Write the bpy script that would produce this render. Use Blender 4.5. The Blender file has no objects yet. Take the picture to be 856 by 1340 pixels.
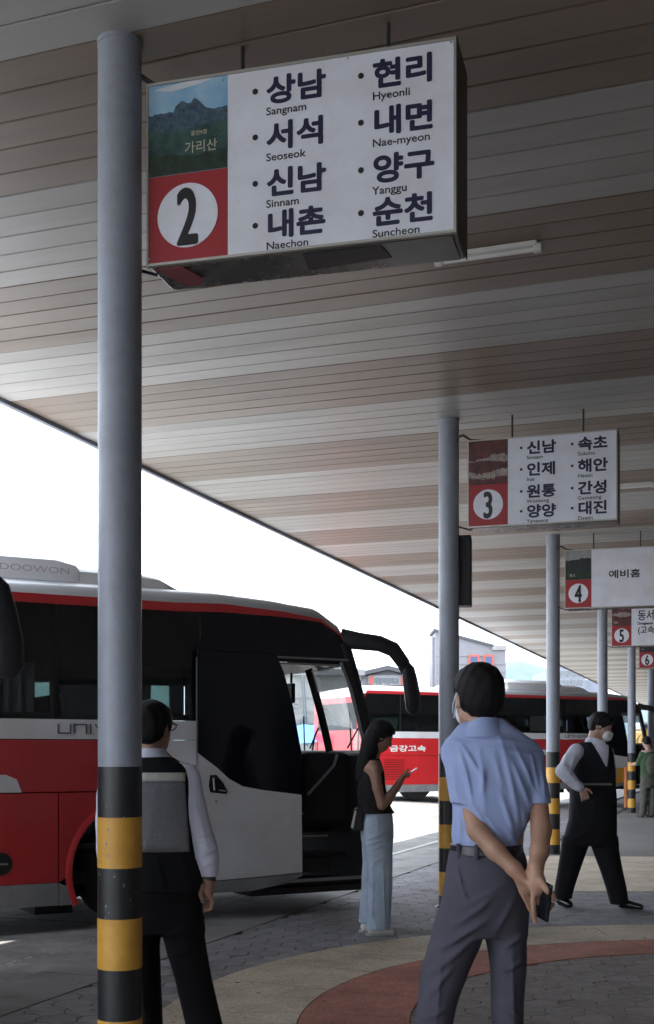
import bpy, bmesh, math, random
import numpy as np
from mathutils import Vector, Matrix
random.seed(7)
S = bpy.context.scene
COL = S.collection

# ------------------------------------------------------------------ camera, sky, sun, exposure
F = 1565.0; PX = 428.0; HY = 986.0; CH = 1.35      # focal length (photo px), principal column, horizon row, camera height
cam_d = bpy.data.cameras.new("camera"); cam = bpy.data.objects.new("camera", cam_d); COL.objects.link(cam)
cam_d.sensor_fit = 'VERTICAL'; cam_d.sensor_height = 24.0; cam_d.lens = 24.0 * F / 1340.0
cam_d.shift_y = (HY - 670.0) / 1340.0
cam_d.clip_start = 0.05; cam_d.clip_end = 9000
cam.location = (0, 0, CH); cam.rotation_euler = (math.radians(90), math.radians(0.0), 0)
S.camera = cam

P = Vector((0.330, 0.944, 0)).normalized()          # along the platform, away from the camera
N = Vector((-P.y, P.x, 0))                          # towards the bus road
POLE1 = Vector((-0.8546, 4.935, 0)); SP = 5.90
sun_vec = (N * 0.20 + P * -0.10 + Vector((0, 0, 1))).normalized()
world = bpy.data.worlds.new("World"); S.world = world; world.use_nodes = True
wn = world.node_tree; bg = wn.nodes['Background']
sky = wn.nodes.new('ShaderNodeTexSky'); sky.sky_type = 'NISHITA'; sky.sun_disc = False
sky.sun_elevation = math.asin(sun_vec.z); sky.sun_rotation = math.atan2(sun_vec.x, sun_vec.y)
sky.air_density = 1.0; sky.dust_density = 1.0; sky.ozone_density = 1.0; sky.altitude = 100
# thin bright high cloud over the blue: mostly white sky with faint uneven veils
ctc = wn.nodes.new('ShaderNodeTexCoord'); cmp_ = wn.nodes.new('ShaderNodeMapping'); cmp_.inputs['Scale'].default_value = (1, 1, 3)
cn = wn.nodes.new('ShaderNodeTexNoise'); cn.inputs['Scale'].default_value = 2.2; cn.inputs['Detail'].default_value = 7; cn.inputs['Roughness'].default_value = .6
cr = wn.nodes.new('ShaderNodeMapRange'); cr.inputs[1].default_value = .3; cr.inputs[2].default_value = .7; cr.inputs[3].default_value = .78; cr.inputs[4].default_value = .97
cx = wn.nodes.new('ShaderNodeMix'); cx.data_type = 'RGBA'; cx.inputs[7].default_value = (7.0, 7.5, 8.3, 1)
wn.links.new(ctc.outputs['Generated'], cmp_.inputs[0]); wn.links.new(cmp_.outputs[0], cn.inputs['Vector']); wn.links.new(cn.outputs[0], cr.inputs[0])
wn.links.new(cr.outputs[0], cx.inputs[0]); wn.links.new(sky.outputs[0], cx.inputs[6]); wn.links.new(cx.outputs[2], bg.inputs[0])
bg.inputs[1].default_value = 0.15
sl = bpy.data.lights.new("sun", 'SUN'); sl.energy = 2.6; sl.angle = math.radians(0.6); sl.color = (1.0, 0.96, 0.9)
so = bpy.data.objects.new("sun", sl); COL.objects.link(so)
so.rotation_euler = sun_vec.to_track_quat('Z', 'Y').to_euler(); so.location = (0, 0, 30)
S.view_settings.view_transform = 'Standard'; S.view_settings.look = 'None'
S.view_settings.exposure = 2.1; S.view_settings.gamma = 1.0; S.view_settings.use_curve_mapping = False
S.render.engine = 'CYCLES'
S.cycles.max_bounces = 8; S.cycles.diffuse_bounces = 4; S.cycles.glossy_bounces = 4; S.cycles.transparent_max_bounces = 16
S.cycles.use_denoising = True

# ------------------------------------------------------------------ helpers
def Wp(x, y, Y):
    return Vector(((x - PX) / F * Y, Y, CH + (HY - y) / F * Y))
def pt(s, o, z=0.0):
    v = POLE1 + P * s + N * o; return Vector((v.x, v.y, z))
PANG = math.atan2(P.y, P.x)

MATS = {}
def mat(name, col, rough=0.6, metal=0.0, var=0.08, vscale=3.0, bump=0.0, bscale=60.0, spec=0.5, coat=0.0, stretch=None, col2=None, dirt=0.0, dscale=1.2, alpha=None, rand=0.0):
    if name in MATS: return MATS[name]
    m = bpy.data.materials.new(name); m.use_nodes = True; nt = m.node_tree
    b = nt.nodes['Principled BSDF']
    b.inputs['Roughness'].default_value = rough; b.inputs['Metallic'].default_value = metal
    b.inputs['Specular IOR Level'].default_value = spec
    if coat: b.inputs['Coat Weight'].default_value = coat; b.inputs['Coat Roughness'].default_value = 0.08
    tc = nt.nodes.new('ShaderNodeTexCoord'); mp = nt.nodes.new('ShaderNodeMapping')
    nt.links.new(tc.outputs['Object'], mp.inputs[0])
    if stretch: mp.inputs['Scale'].default_value = stretch
    if rand:
        oi = nt.nodes.new('ShaderNodeObjectInfo'); ml = nt.nodes.new('ShaderNodeMath'); ml.operation = 'MULTIPLY'; ml.inputs[1].default_value = 40
        nt.links.new(oi.outputs['Random'], ml.inputs[0]); nt.links.new(ml.outputs[0], mp.inputs['Location'])
    n = nt.nodes.new('ShaderNodeTexNoise'); n.inputs['Scale'].default_value = vscale; n.inputs['Detail'].default_value = 6; n.inputs['Roughness'].default_value = 0.6
    nt.links.new(mp.outputs[0], n.inputs['Vector'])
    r = nt.nodes.new('ShaderNodeValToRGB'); r.color_ramp.elements[0].position = 0.3; r.color_ramp.elements[1].position = 0.7
    c = col; d = col2 if col2 else tuple(min(1, k * (1 + var)) for k in c)
    a = tuple(k * (1 - var) for k in c) if not col2 else c
    r.color_ramp.elements[0].color = (*a, 1); r.color_ramp.elements[1].color = (*d, 1)
    nt.links.new(n.outputs[0], r.inputs[0]); last = r.outputs[0]
    if dirt:
        n3 = nt.nodes.new('ShaderNodeTexNoise'); n3.inputs['Scale'].default_value = dscale; n3.inputs['Detail'].default_value = 9; n3.inputs['Roughness'].default_value = 0.7
        nt.links.new(mp.outputs[0], n3.inputs['Vector'])
        r3 = nt.nodes.new('ShaderNodeValToRGB'); r3.color_ramp.elements[0].position = 0.42; r3.color_ramp.elements[1].position = 0.68
        k0 = 1 - dirt; r3.color_ramp.elements[0].color = (1, 1, 1, 1); r3.color_ramp.elements[1].color = (k0, k0 * .97, k0 * .93, 1)
        mx = nt.nodes.new('ShaderNodeMix'); mx.data_type = 'RGBA'; mx.blend_type = 'MULTIPLY'; mx.inputs[0].default_value = 1
        nt.links.new(n3.outputs[0], r3.inputs[0]); nt.links.new(last, mx.inputs[6]); nt.links.new(r3.outputs[0], mx.inputs[7]); last = mx.outputs[2]
        mr = nt.nodes.new('ShaderNodeMapRange'); mr.inputs[3].default_value = max(0.02, rough - .08); mr.inputs[4].default_value = min(1, rough + .15)
        nt.links.new(n3.outputs[0], mr.inputs[0]); nt.links.new(mr.outputs[0], b.inputs['Roughness'])
    if rand:
        hs = nt.nodes.new('ShaderNodeHueSaturation'); mv = nt.nodes.new('ShaderNodeMapRange'); mv.inputs[3].default_value = 1 - rand; mv.inputs[4].default_value = 1 + rand
        nt.links.new(oi.outputs['Random'], mv.inputs[0]); nt.links.new(mv.outputs[0], hs.inputs['Value']); nt.links.new(last, hs.inputs['Color']); last = hs.outputs[0]
    nt.links.new(last, b.inputs['Base Color'])
    if bump:
        n2 = nt.nodes.new('ShaderNodeTexNoise'); n2.inputs['Scale'].default_value = bscale; n2.inputs['Detail'].default_value = 5
        nt.links.new(mp.outputs[0], n2.inputs['Vector'])
        bp = nt.nodes.new('ShaderNodeBump'); bp.inputs['Strength'].default_value = bump; bp.inputs['Distance'].default_value = 0.004
        nt.links.new(n2.outputs[0], bp.inputs['Height']); nt.links.new(bp.outputs[0], b.inputs['Normal'])
    if alpha is not None: b.inputs['Alpha'].default_value = alpha
    MATS[name] = m; return m
def glass(name, tint, gloss=0.06, rough=0.02):
    if name in MATS: return MATS[name]
    m = bpy.data.materials.new(name); m.use_nodes = True; nt = m.node_tree
    nt.nodes.remove(nt.nodes['Principled BSDF']); out = nt.nodes['Material Output']
    t = nt.nodes.new('ShaderNodeBsdfTransparent'); t.inputs[0].default_value = (*tint, 1)
    g = nt.nodes.new('ShaderNodeBsdfGlossy'); g.inputs[0].default_value = (1, 1, 1, 1); g.inputs['Roughness'].default_value = rough
    fr = nt.nodes.new('ShaderNodeFresnel'); fr.inputs[0].default_value = 1.45
    ge = nt.nodes.new('ShaderNodeNewGeometry'); io = nt.nodes.new('ShaderNodeMapRange'); io.inputs[3].default_value = 1.45; io.inputs[4].default_value = 1 / 1.45
    nt.links.new(ge.outputs['Backfacing'], io.inputs[0]); nt.links.new(io.outputs[0], fr.inputs[0])   # a thin pane reflects alike from both sides
    mx = nt.nodes.new('ShaderNodeMixShader')
    nt.links.new(fr.outputs[0], mx.inputs[0]); nt.links.new(t.outputs[0], mx.inputs[1]); nt.links.new(g.outputs[0], mx.inputs[2])
    nt.links.new(mx.outputs[0], out.inputs[0]); MATS[name] = m; return m

class MB:
    def __init__(s): s.v = []; s.f = []; s.smooth = False
    def box(s, x0, x1, y0, y1, z0, z1, M=None):
        b = len(s.v)
        for z in (z0, z1):
            for x, y in ((x0, y0), (x1, y0), (x1, y1), (x0, y1)):
                p = Vector((x, y, z)); s.v.append(M @ p if M else p)
        s.f += [tuple(b + i for i in q) for q in ((3, 2, 1, 0), (4, 5, 6, 7), (0, 1, 5, 4), (1, 2, 6, 5), (2, 3, 7, 6), (3, 0, 4, 7))]
        return s
    def prism(s, poly, d0, d1, axis='y'):
        b = len(s.v); n = len(poly)
        for d in (d0, d1):
            for a, c in poly:
                s.v.append(Vector((a, d, c)) if axis == 'y' else (Vector((a, c, d)) if axis == 'z' else Vector((d, a, c))))
        s.f.append(tuple(b + i for i in range(n))[::-1]); s.f.append(tuple(b + n + i for i in range(n)))
        for i in range(n):
            j = (i + 1) % n; s.f.append((b + i, b + j, b + n + j, b + n + i))
        return s
    def cyl(s, p0, p1, r0, r1=None, n=12, cap=True):
        if r1 is None: r1 = r0
        p0 = Vector(p0); p1 = Vector(p1); d = (p1 - p0).normalized()
        u = d.orthogonal().normalized(); w = d.cross(u); b = len(s.v)
        for p, r in ((p0, r0), (p1, r1)):
            for i in range(n):
                a = 2 * math.pi * i / n; s.v.append(p + (u * math.cos(a) + w * math.sin(a)) * r)
        for i in range(n):
            j = (i + 1) % n; s.f.append((b + i, b + j, b + n + j, b + n + i))
        if cap: s.f.append(tuple(b + i for i in range(n))[::-1]); s.f.append(tuple(b + n + i for i in range(n)))
        return s
    def tube(s, pts, rs, n=10, flat=1.0, side=None):
        pts = [Vector(p) for p in pts]; b = len(s.v); m = len(pts)
        if not hasattr(rs, '__len__'): rs = [rs] * m
        for i, p in enumerate(pts):
            d = (pts[min(i + 1, m - 1)] - pts[max(i - 1, 0)]).normalized()
            u = (Vector(side) if side else Vector((0, 0, 1)) if abs(d.z) < .95 else Vector((1, 0, 0)))
            u = (u - d * u.dot(d)).normalized(); w = d.cross(u)
            for k in range(n):
                a = 2 * math.pi * k / n; s.v.append(p + u * math.cos(a) * rs[i] + w * math.sin(a) * rs[i] * flat)
        for i in range(m - 1):
            for k in range(n):
                l = (k + 1) % n; s.f.append((b + i * n + k, b + i * n + l, b + (i + 1) * n + l, b + (i + 1) * n + k))
        s.f.append(tuple(b + i for i in range(n))[::-1]); s.f.append(tuple(b + (m - 1) * n + i for i in range(n)))
        return s
    def grid(s, rows):
        b = len(s.v); m = len(rows); n = len(rows[0])
        for r in rows: s.v += [Vector(p) for p in r]
        for i in range(m - 1):
            for j in range(n - 1): s.f.append((b + i * n + j, b + i * n + j + 1, b + (i + 1) * n + j + 1, b + (i + 1) * n + j))
        return s
    def mesh(s, name, m, smooth=None):
        me = bpy.data.meshes.new(name); me.from_pydata([tuple(p) for p in s.v], [], s.f); me.materials.append(m)
        bm = bmesh.new(); bm.from_mesh(me); bmesh.ops.recalc_face_normals(bm, faces=bm.faces); bm.to_mesh(me); bm.free()
        me.update(); return me
    def build(s, name, m, parent=None, bevel=0.0, smooth=False, seg=2, **kw):
        me = s.mesh(name, m); o = bpy.data.objects.new(name, me); COL.objects.link(o)
        if parent: o.parent = parent
        if bevel:
            b = o.modifiers.new('bevel', 'BEVEL'); b.width = bevel; b.segments = seg; b.limit_method = 'ANGLE'; b.angle_limit = math.radians(35)
        if smooth:
            me.shade_smooth()
            try: me.set_sharp_from_angle(angle=math.radians(40))
            except Exception: pass
        for k, v in kw.items(): o[k] = v
        return o
def link(me, name, parent=None, loc=None, rz=0.0, **kw):
    o = bpy.data.objects.new(name, me); COL.objects.link(o)
    if parent: o.parent = parent
    if loc is not None: o.location = loc
    if rz: o.rotation_euler = (0, 0, rz)
    for k, v in kw.items(): o[k] = v
    return o
def empty(name, loc, rz=0.0, label=None, cat=None, group=None):
    o = bpy.data.objects.new(name, None); COL.objects.link(o); o.empty_display_size = .2
    o.location = loc; o.rotation_euler = (0, 0, rz)
    if label: o['label'] = label
    if cat: o['category'] = cat
    if group: o['group'] = group
    return o
def copy_tree(o, parent=None, skip=()):
    c = o.copy(); COL.objects.link(c); c.parent = parent
    for ch in list(o.children):
        if ch.name.split('.')[0] in skip: continue
        copy_tree(ch, c, skip)
    return c
def text(body, size, m, parent, loc, name='lettering', bold=0.0, sx=1.0, ry=0.0, rot=None, depth=0.0006, align='LEFT', shear=0.0, **kw):
    cu = bpy.data.curves.new('t', 'FONT'); cu.body = body; cu.size = size; cu.extrude = depth; cu.align_x = align; cu.shear = shear
    cu.resolution_u = 4
    t = bpy.data.objects.new('t', cu); COL.objects.link(t)
    bpy.context.view_layer.update()
    dg = bpy.context.evaluated_depsgraph_get(); me = bpy.data.meshes.new_from_object(t.evaluated_get(dg))
    bpy.data.objects.remove(t); bpy.data.curves.remove(cu)
    bm = bmesh.new(); bm.from_mesh(me)
    if bold:                       # heavier strokes: the outline laid again a hair beside itself
        src = me.copy()
        ks = [(math.cos(a) * bold, math.sin(a) * bold) for a in [i * math.pi / 4 for i in range(8)]]
        for i, (dx, dy) in enumerate(ks):
            q = src.copy(); q.transform(Matrix.Translation((dx / max(.3, sx), dy, -.00007 * (i + 1)))); bm.from_mesh(q); bpy.data.meshes.remove(q)
        bpy.data.meshes.remove(src)
    bm.to_mesh(me); bm.free()
    me.name = name; me.materials.clear(); me.materials.append(m)
    for p_ in me.polygons: p_.material_index = 0
    o = bpy.data.objects.new(name, me); COL.objects.link(o); o.parent = parent
    R = rot if rot else Matrix.Rotation(math.radians(90), 4, 'X')
    o.matrix_local = Matrix.Translation(loc) @ R @ Matrix.Diagonal((sx, 1, 1, 1))
    for k, v in kw.items(): o[k] = v
    return o
# ------------------------------------------------------------------ materials
M_concrete = mat('road_concrete', (.27, .265, .255), .85, var=.2, vscale=7, bump=.9, bscale=40, dirt=.5, dscale=1.1)
M_strip = mat('kerb_concrete', (.25, .245, .24), .8, var=.15, vscale=3, bump=.5, bscale=50, dirt=.35)
M_grout = mat('joint_sand', (.04, .038, .036), .95, bump=.4)
M_paver = [mat('paver_a', (.235, .235, .255), .75, rand=.10, var=.2, vscale=9, bump=.5, bscale=90, dirt=.25, dscale=1.5),
           mat('paver_b', (.255, .25, .268), .75, rand=.10, var=.2, vscale=9, bump=.5, bscale=90, dirt=.25, dscale=1.5),
           mat('paver_c', (.215, .215, .232), .75, rand=.10, var=.2, vscale=9, bump=.5, bscale=90, dirt=.25, dscale=1.5)]
M_beige = mat('beige_aggregate', (.56, .475, .37), .85, var=.35, vscale=70, bump=1.0, bscale=110, dirt=.42, dscale=1.6)
M_red_ag = mat('red_aggregate', (.44, .185, .135), .85, var=.35, vscale=70, bump=1.0, bscale=110, dirt=.42, dscale=1.6)
M_inner = mat('inner_paver', (.22, .19, .18), .8, rand=.07, var=.2, vscale=20, bump=.5, bscale=90, dirt=.2)
M_asphalt = mat('platform_asphalt', (.20, .195, .19), .9, var=.12, vscale=30, bump=.6, bscale=120, dirt=.25, dscale=.8)
M_white_line = mat('worn_white_paint', (.52, .52, .50), .8, var=.35, vscale=25, dirt=.4, dscale=9)
M_ground = mat('far_ground', (.30, .29, .27), .95, var=.1, vscale=.2)
M_bgrey = mat('ceiling_grey', (.40, .392, .372), .36, rand=.035, var=.05, vscale=2, dirt=.22, dscale=1.5, bump=.08, bscale=8, stretch=(1, .15, 1))
M_bbrown = mat('ceiling_brown', (.215, .163, .122), .36, rand=.035, var=.06, vscale=2, dirt=.22, dscale=1.5, bump=.08, bscale=8, stretch=(1, .15, 1))
M_dark = mat('dark_void', (.02, .02, .02), .9)
M_fascia = mat('fascia_metal', (.22, .25, .31), .5, metal=.3, dirt=.2)
M_pole = mat('pole_grey_paint', (.30, .325, .385), .42, var=.06, vscale=6, bump=.2, bscale=25, dirt=.22, dscale=6)
M_black = mat('stripe_black', (.018, .019, .021), .45, var=.2, vscale=15, dirt=.0)
M_yellow = mat('stripe_yellow', (.68, .36, .055), .45, var=.06, vscale=12, dirt=.18, dscale=5)
M_chip = mat('scuffed_paint', (.22, .22, .23), .7, var=.3, vscale=60)
M_signwhite = mat('sign_white', (.74, .77, .86), .35, var=.03, vscale=5, dirt=.12, dscale=3)
M_signred = mat('sign_red', (.33, .022, .03), .4, var=.05, dirt=.12)
M_navy = mat('letter_navy', (.012, .014, .055), .45)
M_ink = mat('letter_black', (.01, .01, .013), .45)
M_steel = mat('stainless_steel', (.20, .19, .175), .25, metal=1.0, var=.08, vscale=3, dirt=.25)
M_alu = mat('sign_aluminium_edge', (.48, .47, .44), .4, metal=.6, var=.08)
M_iron = mat('dark_iron', (.05, .05, .055), .5, metal=.4)
M_box = mat('black_plastic', (.015, .015, .018), .5)
M_lamp = mat('fluorescent_casing', (.72, .72, .70), .5, var=.04)
M_pinkring = mat('print_sky', (.14, .36, .62), .45, col2=(.42, .60, .72), vscale=5)
M_cloud = mat('print_cloud', (.62, .66, .72), .45)
M_ridge = mat('print_peak', (.012, .03, .06), .45, col2=(.09, .15, .20), vscale=34)
M_forest = mat('print_forest', (.006, .03, .035), .45, col2=(.05, .12, .10), vscale=16)
M_forest2 = mat('print_near_forest', (.003, .012, .010), .45, col2=(.025, .055, .03), vscale=28)
M_script = mat('print_cream', (.55, .5, .4), .5)

# ------------------------------------------------------------------ ground
def h_road(s, o):
    a = max(0, min(1, (s - 5) / 14)); b = max(0, min(1, (o - 2.3) / 3.5))
    a = a * a * (3 - 2 * a); b = b * b * (3 - 2 * b); return 0.27 * a * b
g = MB(); g.grid([[(-4000, -500, -.06), (-4000, 6000, -.06)], [(4000, -500, -.06), (4000, 6000, -.06)]]).build('ground', M_ground, kind='structure')
rd = MB(); rows = []
ss = [-16, -8, -4, 0, 2, 4] + [5 + i for i in range(15)] + [22, 26, 32, 40, 55, 80, 120, 200]
for s_ in ss:
    rows.append([tuple(pt(s_, o_, h_road(s_, o_) - .004)) for o_ in (1.67, 1.9, 2.3, 2.8, 3.4, 4, 4.6, 5.2, 5.8, 7, 10, 16, 30, 60, 120)])
road = rd.grid(rows).build('road', M_concrete, smooth=True, kind='structure')
# concrete slab joints and worn white line
jm = MB()
for s_ in [-2 + 3.0 * i for i in range(22)]:
    for k in range(14):
        o0 = 2.2 + k * 1.4; o1 = o0 + 1.4
        jm.grid([[pt(s_, o0, h_road(s_, o0) + .002), pt(s_ + .025, o0, h_road(s_, o0) + .002)], [pt(s_, o1, h_road(s_, o1) + .002), pt(s_ + .025, o1, h_road(s_, o1) + .002)]])
for o_ in (5.2, 8.8, 12.4):
    for k in range(40):
        s0 = -4 + k * 1.5; s1 = s0 + 1.5
        jm.grid([[pt(s0, o_, h_road(s0, o_) + .003), pt(s0, o_ + .03, h_road(s0, o_) + .003)], [pt(s1, o_, h_road(s1, o_) + .003), pt(s1, o_ + .03, h_road(s1, o_) + .003)]])
jm.build('slab_joint', M_grout, road)
wl = MB(); rr = random.Random(3)
for k in range(420):          # near stretch: worn down to flakes
    a = rr.uniform(-6, 8); b_ = rr.gauss(2.03, .035); c = pt(a, b_, .0022); L = rr.uniform(.012, .075); w_ = rr.uniform(.004, .014); bb = len(wl.v)
    for t in range(7):
        q_ = rr.uniform(.6, 1.1); wl.v.append(c + P * (L * q_ * math.cos(t * .898)) + N * (w_ * q_ * math.sin(t * .898)))
    wl.f.append(tuple(range(bb, bb + 7)))
s_ = 8.0
while s_ < 60:
    w0 = rr.uniform(0, .015)
    wl.grid([[pt(s_, 1.98 + w0, .002), pt(s_, 2.07 - w0 * .6, .002)], [pt(s_ + 1.4, 1.98 + rr.uniform(0, .01), .002), pt(s_ + 1.4, 2.07 - rr.uniform(0, .01), .002)]])
    s_ += 1.42
wl.build('white_line', M_white_line, road, kind='stuff')

pav = bpy.data.objects.new('pavement', None); COL.objects.link(pav); pav['kind'] = 'structure'
base = MB(); base.grid([[pt(-16, 1.67, -.03), pt(-16, -16, -.03)], [pt(110, 1.67, -.03), pt(110, -16, -.03)]]).build('joint_bed', M_grout, pav)
ks = MB()
for i in range(40):
    a = -16 + i * 2.0
    q = [pt(a + .004, 1.17), pt(a + 1.996, 1.17), pt(a + 1.996, 1.665), pt(a + .004, 1.665)]
    ks.prism([(v.x, v.y) for v in q], -.05, .0035 + rr.uniform(-.001, .001), 'z')
ks.build('kerb_strip', M_strip, pav, kind='stuff')
CX, CY = 2.658, 5.861; R_RI, R_RO, R_BO = 2.25, 2.81, 3.55
def annulus(r0, r1, z0, z1, n=120):
    m = MB(); rows = []
    for i in range(n + 1):
        a = 2 * math.pi * i / n; c, s = math.cos(a), math.sin(a)
        rows.append([(CX + r0 * c, CY + r0 * s, z0), (CX + r0 * c, CY + r0 * s, z1), (CX + r1 * c, CY + r1 * s, z1), (CX + r1 * c, CY + r1 * s, z0)])
    return m.grid(rows)
annulus(R_RI, R_RO - .003, -.025, .004).build('red_ring', M_red_ag, pav)
annulus(R_RO + .003, R_BO, -.025, .0045).build('beige_ring', M_beige, pav)
def gpt(x, y): Y = CH * F / (y - HY); return Vector(((x - PX) / F * Y, Y, 0))
bs = [(1.75, 11.75), (7.5, 11.35), (7.5, 15.3), (2.6, 15.75)]
MB().prism(bs, -.025, .004, 'z').build('beige_strip', M_beige, pav)
# smooth platform surface beyond the beige strip
ap = [(2.66, 15.76), (7.6, 15.31), (14, 14.6), tuple(pt(110, -16).xy), tuple(pt(110, .25).xy), tuple(pt(12.5, .25).xy)]
MB().prism(ap, -.025, .000, 'z').build('asphalt_surface', M_asphalt, pav)
# interlocking pavers: one by one near the camera, joined farther off
HW = 0.105
def hexpts(k=1.0):
    out = []
    for i in range(6):
        a = math.radians(30 + 60 * i); b = math.radians(30 + 60 * (i + 1))
        p = Vector((math.cos(a), math.sin(a))) * HW * 1.1547; q = Vector((math.cos(b), math.sin(b))) * HW * 1.1547
        out.append(p * k); mid = (p + q) / 2; nrm = mid.normalized()
        out.append((mid + nrm * (.013 if i % 2 == 0 else -.013)) * k)
    return out
def paver_geo():
    m = MB(); top = hexpts(.955); mid = hexpts(.978); n = 12
    m.v = [Vector((p.x, p.y, 0)) for p in top] + [Vector((p.x, p.y, -.004)) for p in mid] + [Vector((p.x, p.y, -.028)) for p in mid]
    m.f = [tuple(range(n))]
    for i in range(n):
        j = (i + 1) % n; m.f += [(i, i + n, j + n, j), (i + n, i + 2 * n, j + 2 * n, j + n)]
    return m
pme = [paver_geo().mesh('paver', m_) for m_ in M_paver]; pin = paver_geo().mesh('paver', M_inner)
cand = []
for i in range(-140, 160):
    for j in range(-20, 260):
        x = (i + (j % 2) * .5) * HW * 2; y = 3.0 + j * HW * 1.732
        if y > 30: continue
        v = Vector((x, y, 0)) - POLE1; s_ = v.dot(P); o_ = v.dot(N)
        if o_ > 1.17 + HW * .55 or o_ < -7: continue
        d = math.hypot(x - CX, y - CY)
        if R_RI + .08 < d < R_BO - .1: continue
        if o_ < .25 + HW and y > 15.6 + .0 * x and s_ > 12.3: continue
        if 1.9 + .2 * (y - 11.7) < x and 11.85 - .07 * (x - 1.75) < y < 15.6: continue
        px = PX + F * x / y; py = HY + CH * F / y
        if px < -60 or px > 920: 
            if y > 4 and (px < -300 or px > 1200): continue
        cand.append((y, x, d, -30 < px < 886 and py < 1370))
cand.sort()
near = [c for c in cand if c[3]][:300]; ids = set(id(c) for c in near)
for c in near:
    me = pin if c[2] < R_RI + .1 else pme[random.randrange(3)]
    o = link(me, 'paver', pav, (c[1], c[0], -.0012 + random.uniform(-.0014, .0012)))
    o.rotation_euler = (random.uniform(-.006, .006), random.uniform(-.006, .006), 0)
gm = [MB() for _ in range(4)]; pg = paver_geo()
for c in cand:
    if id(c) in ids: continue
    k = 3 if c[2] < R_RI + .1 else random.randrange(3); b = len(gm[k].v)
    dz = random.uniform(-.0014, .0012)
    vs = pg.v if c[0] < 16 else pg.v
    gm[k].v += [Vector((v.x + c[1], v.y + c[0], v.z + dz - .0012)) for v in vs]; gm[k].f += [tuple(b + i for i in f) for f in pg.f]
for k, m_ in enumerate(M_paver + [M_inner]):
    if gm[k].v: gm[k].build('far_pavers', m_, pav, kind='stuff')

# gum spots, stains and hairline cracks on the rings
sp_ = MB(); rg = random.Random(21)
for k in range(150):
    a = rg.uniform(1.2, 3.3); r_ = rg.uniform(R_RI - 1.6, R_BO + 1.2); c = Vector((CX + r_ * math.cos(a), CY + r_ * math.sin(a), .0056)); w_ = rg.uniform(.006, .017)
    b_ = len(sp_.v)
    for t in range(8): q_ = w_ * rg.uniform(.7, 1.15); sp_.v.append(c + Vector((q_ * math.cos(t * .785), q_ * math.sin(t * .785), 0)))
    sp_.f.append(tuple(range(b_, b_ + 8)))
sp_.build('gum_spots', mat('old_gum', (.10, .095, .09), .8), pav, kind='stuff')
ck = MB()
for k in range(9):
    a = 1.35 + k * .21 + rg.uniform(-.03, .03); pr_ = None; r_ = R_RI + .02
    while r_ < R_BO - .02:
        p_ = Vector((CX + r_ * math.cos(a), CY + r_ * math.sin(a), .0053)); t_ = Vector((-math.sin(a), math.cos(a), 0)) * .0022
        if pr_: ck.grid([[pr_[0], pr_[1]], [p_ - t_, p_ + t_]])
        pr_ = (p_ - t_, p_ + t_); r_ += .09; a += rg.uniform(-.008, .008)
ck.build('hairline_cracks', M_grout, pav, kind='stuff')

# ------------------------------------------------------------------ canopy
CZ = 4.28
can = empty('canopy', pt(0, 0), PANG, 'long flat bus station canopy, its ceiling boarded in alternating grey and brown bands', 'canopy')
O0, O1 = 3.35, -12.0          # local y = N (road side positive)
BW = .21
bl = MB()
def board_mb():
    m = MB(); w0, w1 = .0035, BW - .0035
    prof = [(w0, .02), (w0, .005), (w0 + .005, 0), (w1 - .005, 0), (w1, .005), (w1, .02)]
    return m.prism(prof, O1, O0 - .012, 'y')
bg_me = board_mb().mesh('ceiling_board', M_bgrey); bb_me = board_mb().mesh('ceiling_board', M_bbrown)
far = [MB(), MB()]
for j in range(-110, 476):
    brown = (j // 5) % 2 == 0; x = -.047 + j * BW
    if -20 <= j < 262:
        o = link(bb_me if brown else bg_me, 'ceiling_board', can, (x, 0, CZ + random.uniform(-.0012, .0012)))
    else:
        far[0 if brown else 1].box(x + .003, x + BW - .003, O1, O0 - .012, CZ, CZ + .02)
far[0].build('far_brown_boards', M_bbrown, can, kind='stuff'); far[1].build('far_grey_boards', M_bgrey, can, kind='stuff')
MB().box(-24, 101, O1, O0, CZ + .03, CZ + .30).build('roof_slab', M_dark, can)
MB().box(-24, 101, O0 - .008, O0 + .045, CZ - .035, CZ + .36).build('fascia', M_fascia, can, bevel=.006)
MB().box(-24, 101, O0 + .047, O0 + .075, CZ + .06, CZ + .30).build('gutter', M_alu, can)
# ceiling lamps (unlit fluorescent battens)
def batten(p, L, rz, lab):
    e = empty('ceiling_light', p, rz, lab, 'ceiling light', 'fluorescent battens under the canopy')
    MB().box(-L / 2, L / 2, -.028, .028, -.032, 0).build('casing', M_lamp, e, bevel=.008)
    MB().cyl((-L / 2 + .02, 0, -.048), (L / 2 - .02, 0, -.048), .012, n=10).build('tube', mat('lamp_tube', (.8, .8, .78), .3), e, smooth=True)
    for q_ in (-1, 1): MB().box(q_ * L / 2 - .022, q_ * L / 2 + .022, -.018, .018, -.062, -.02).build('end_cap', M_lamp, e)
    return e
NANG = PANG - math.pi / 2
a = Wp(568, 351, 6.95); b = Wp(706, 326, 6.95); 
batten(((a.x + b.x) / 2, 6.93, CZ - .001), .58, NANG, 'nearest white fluorescent batten, on the ceiling just right of the big number 2 sign')
batten((3.27, 12.95, CZ - .001), .5, NANG, 'small white fluorescent batten seen just right of the number 3 sign')

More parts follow.
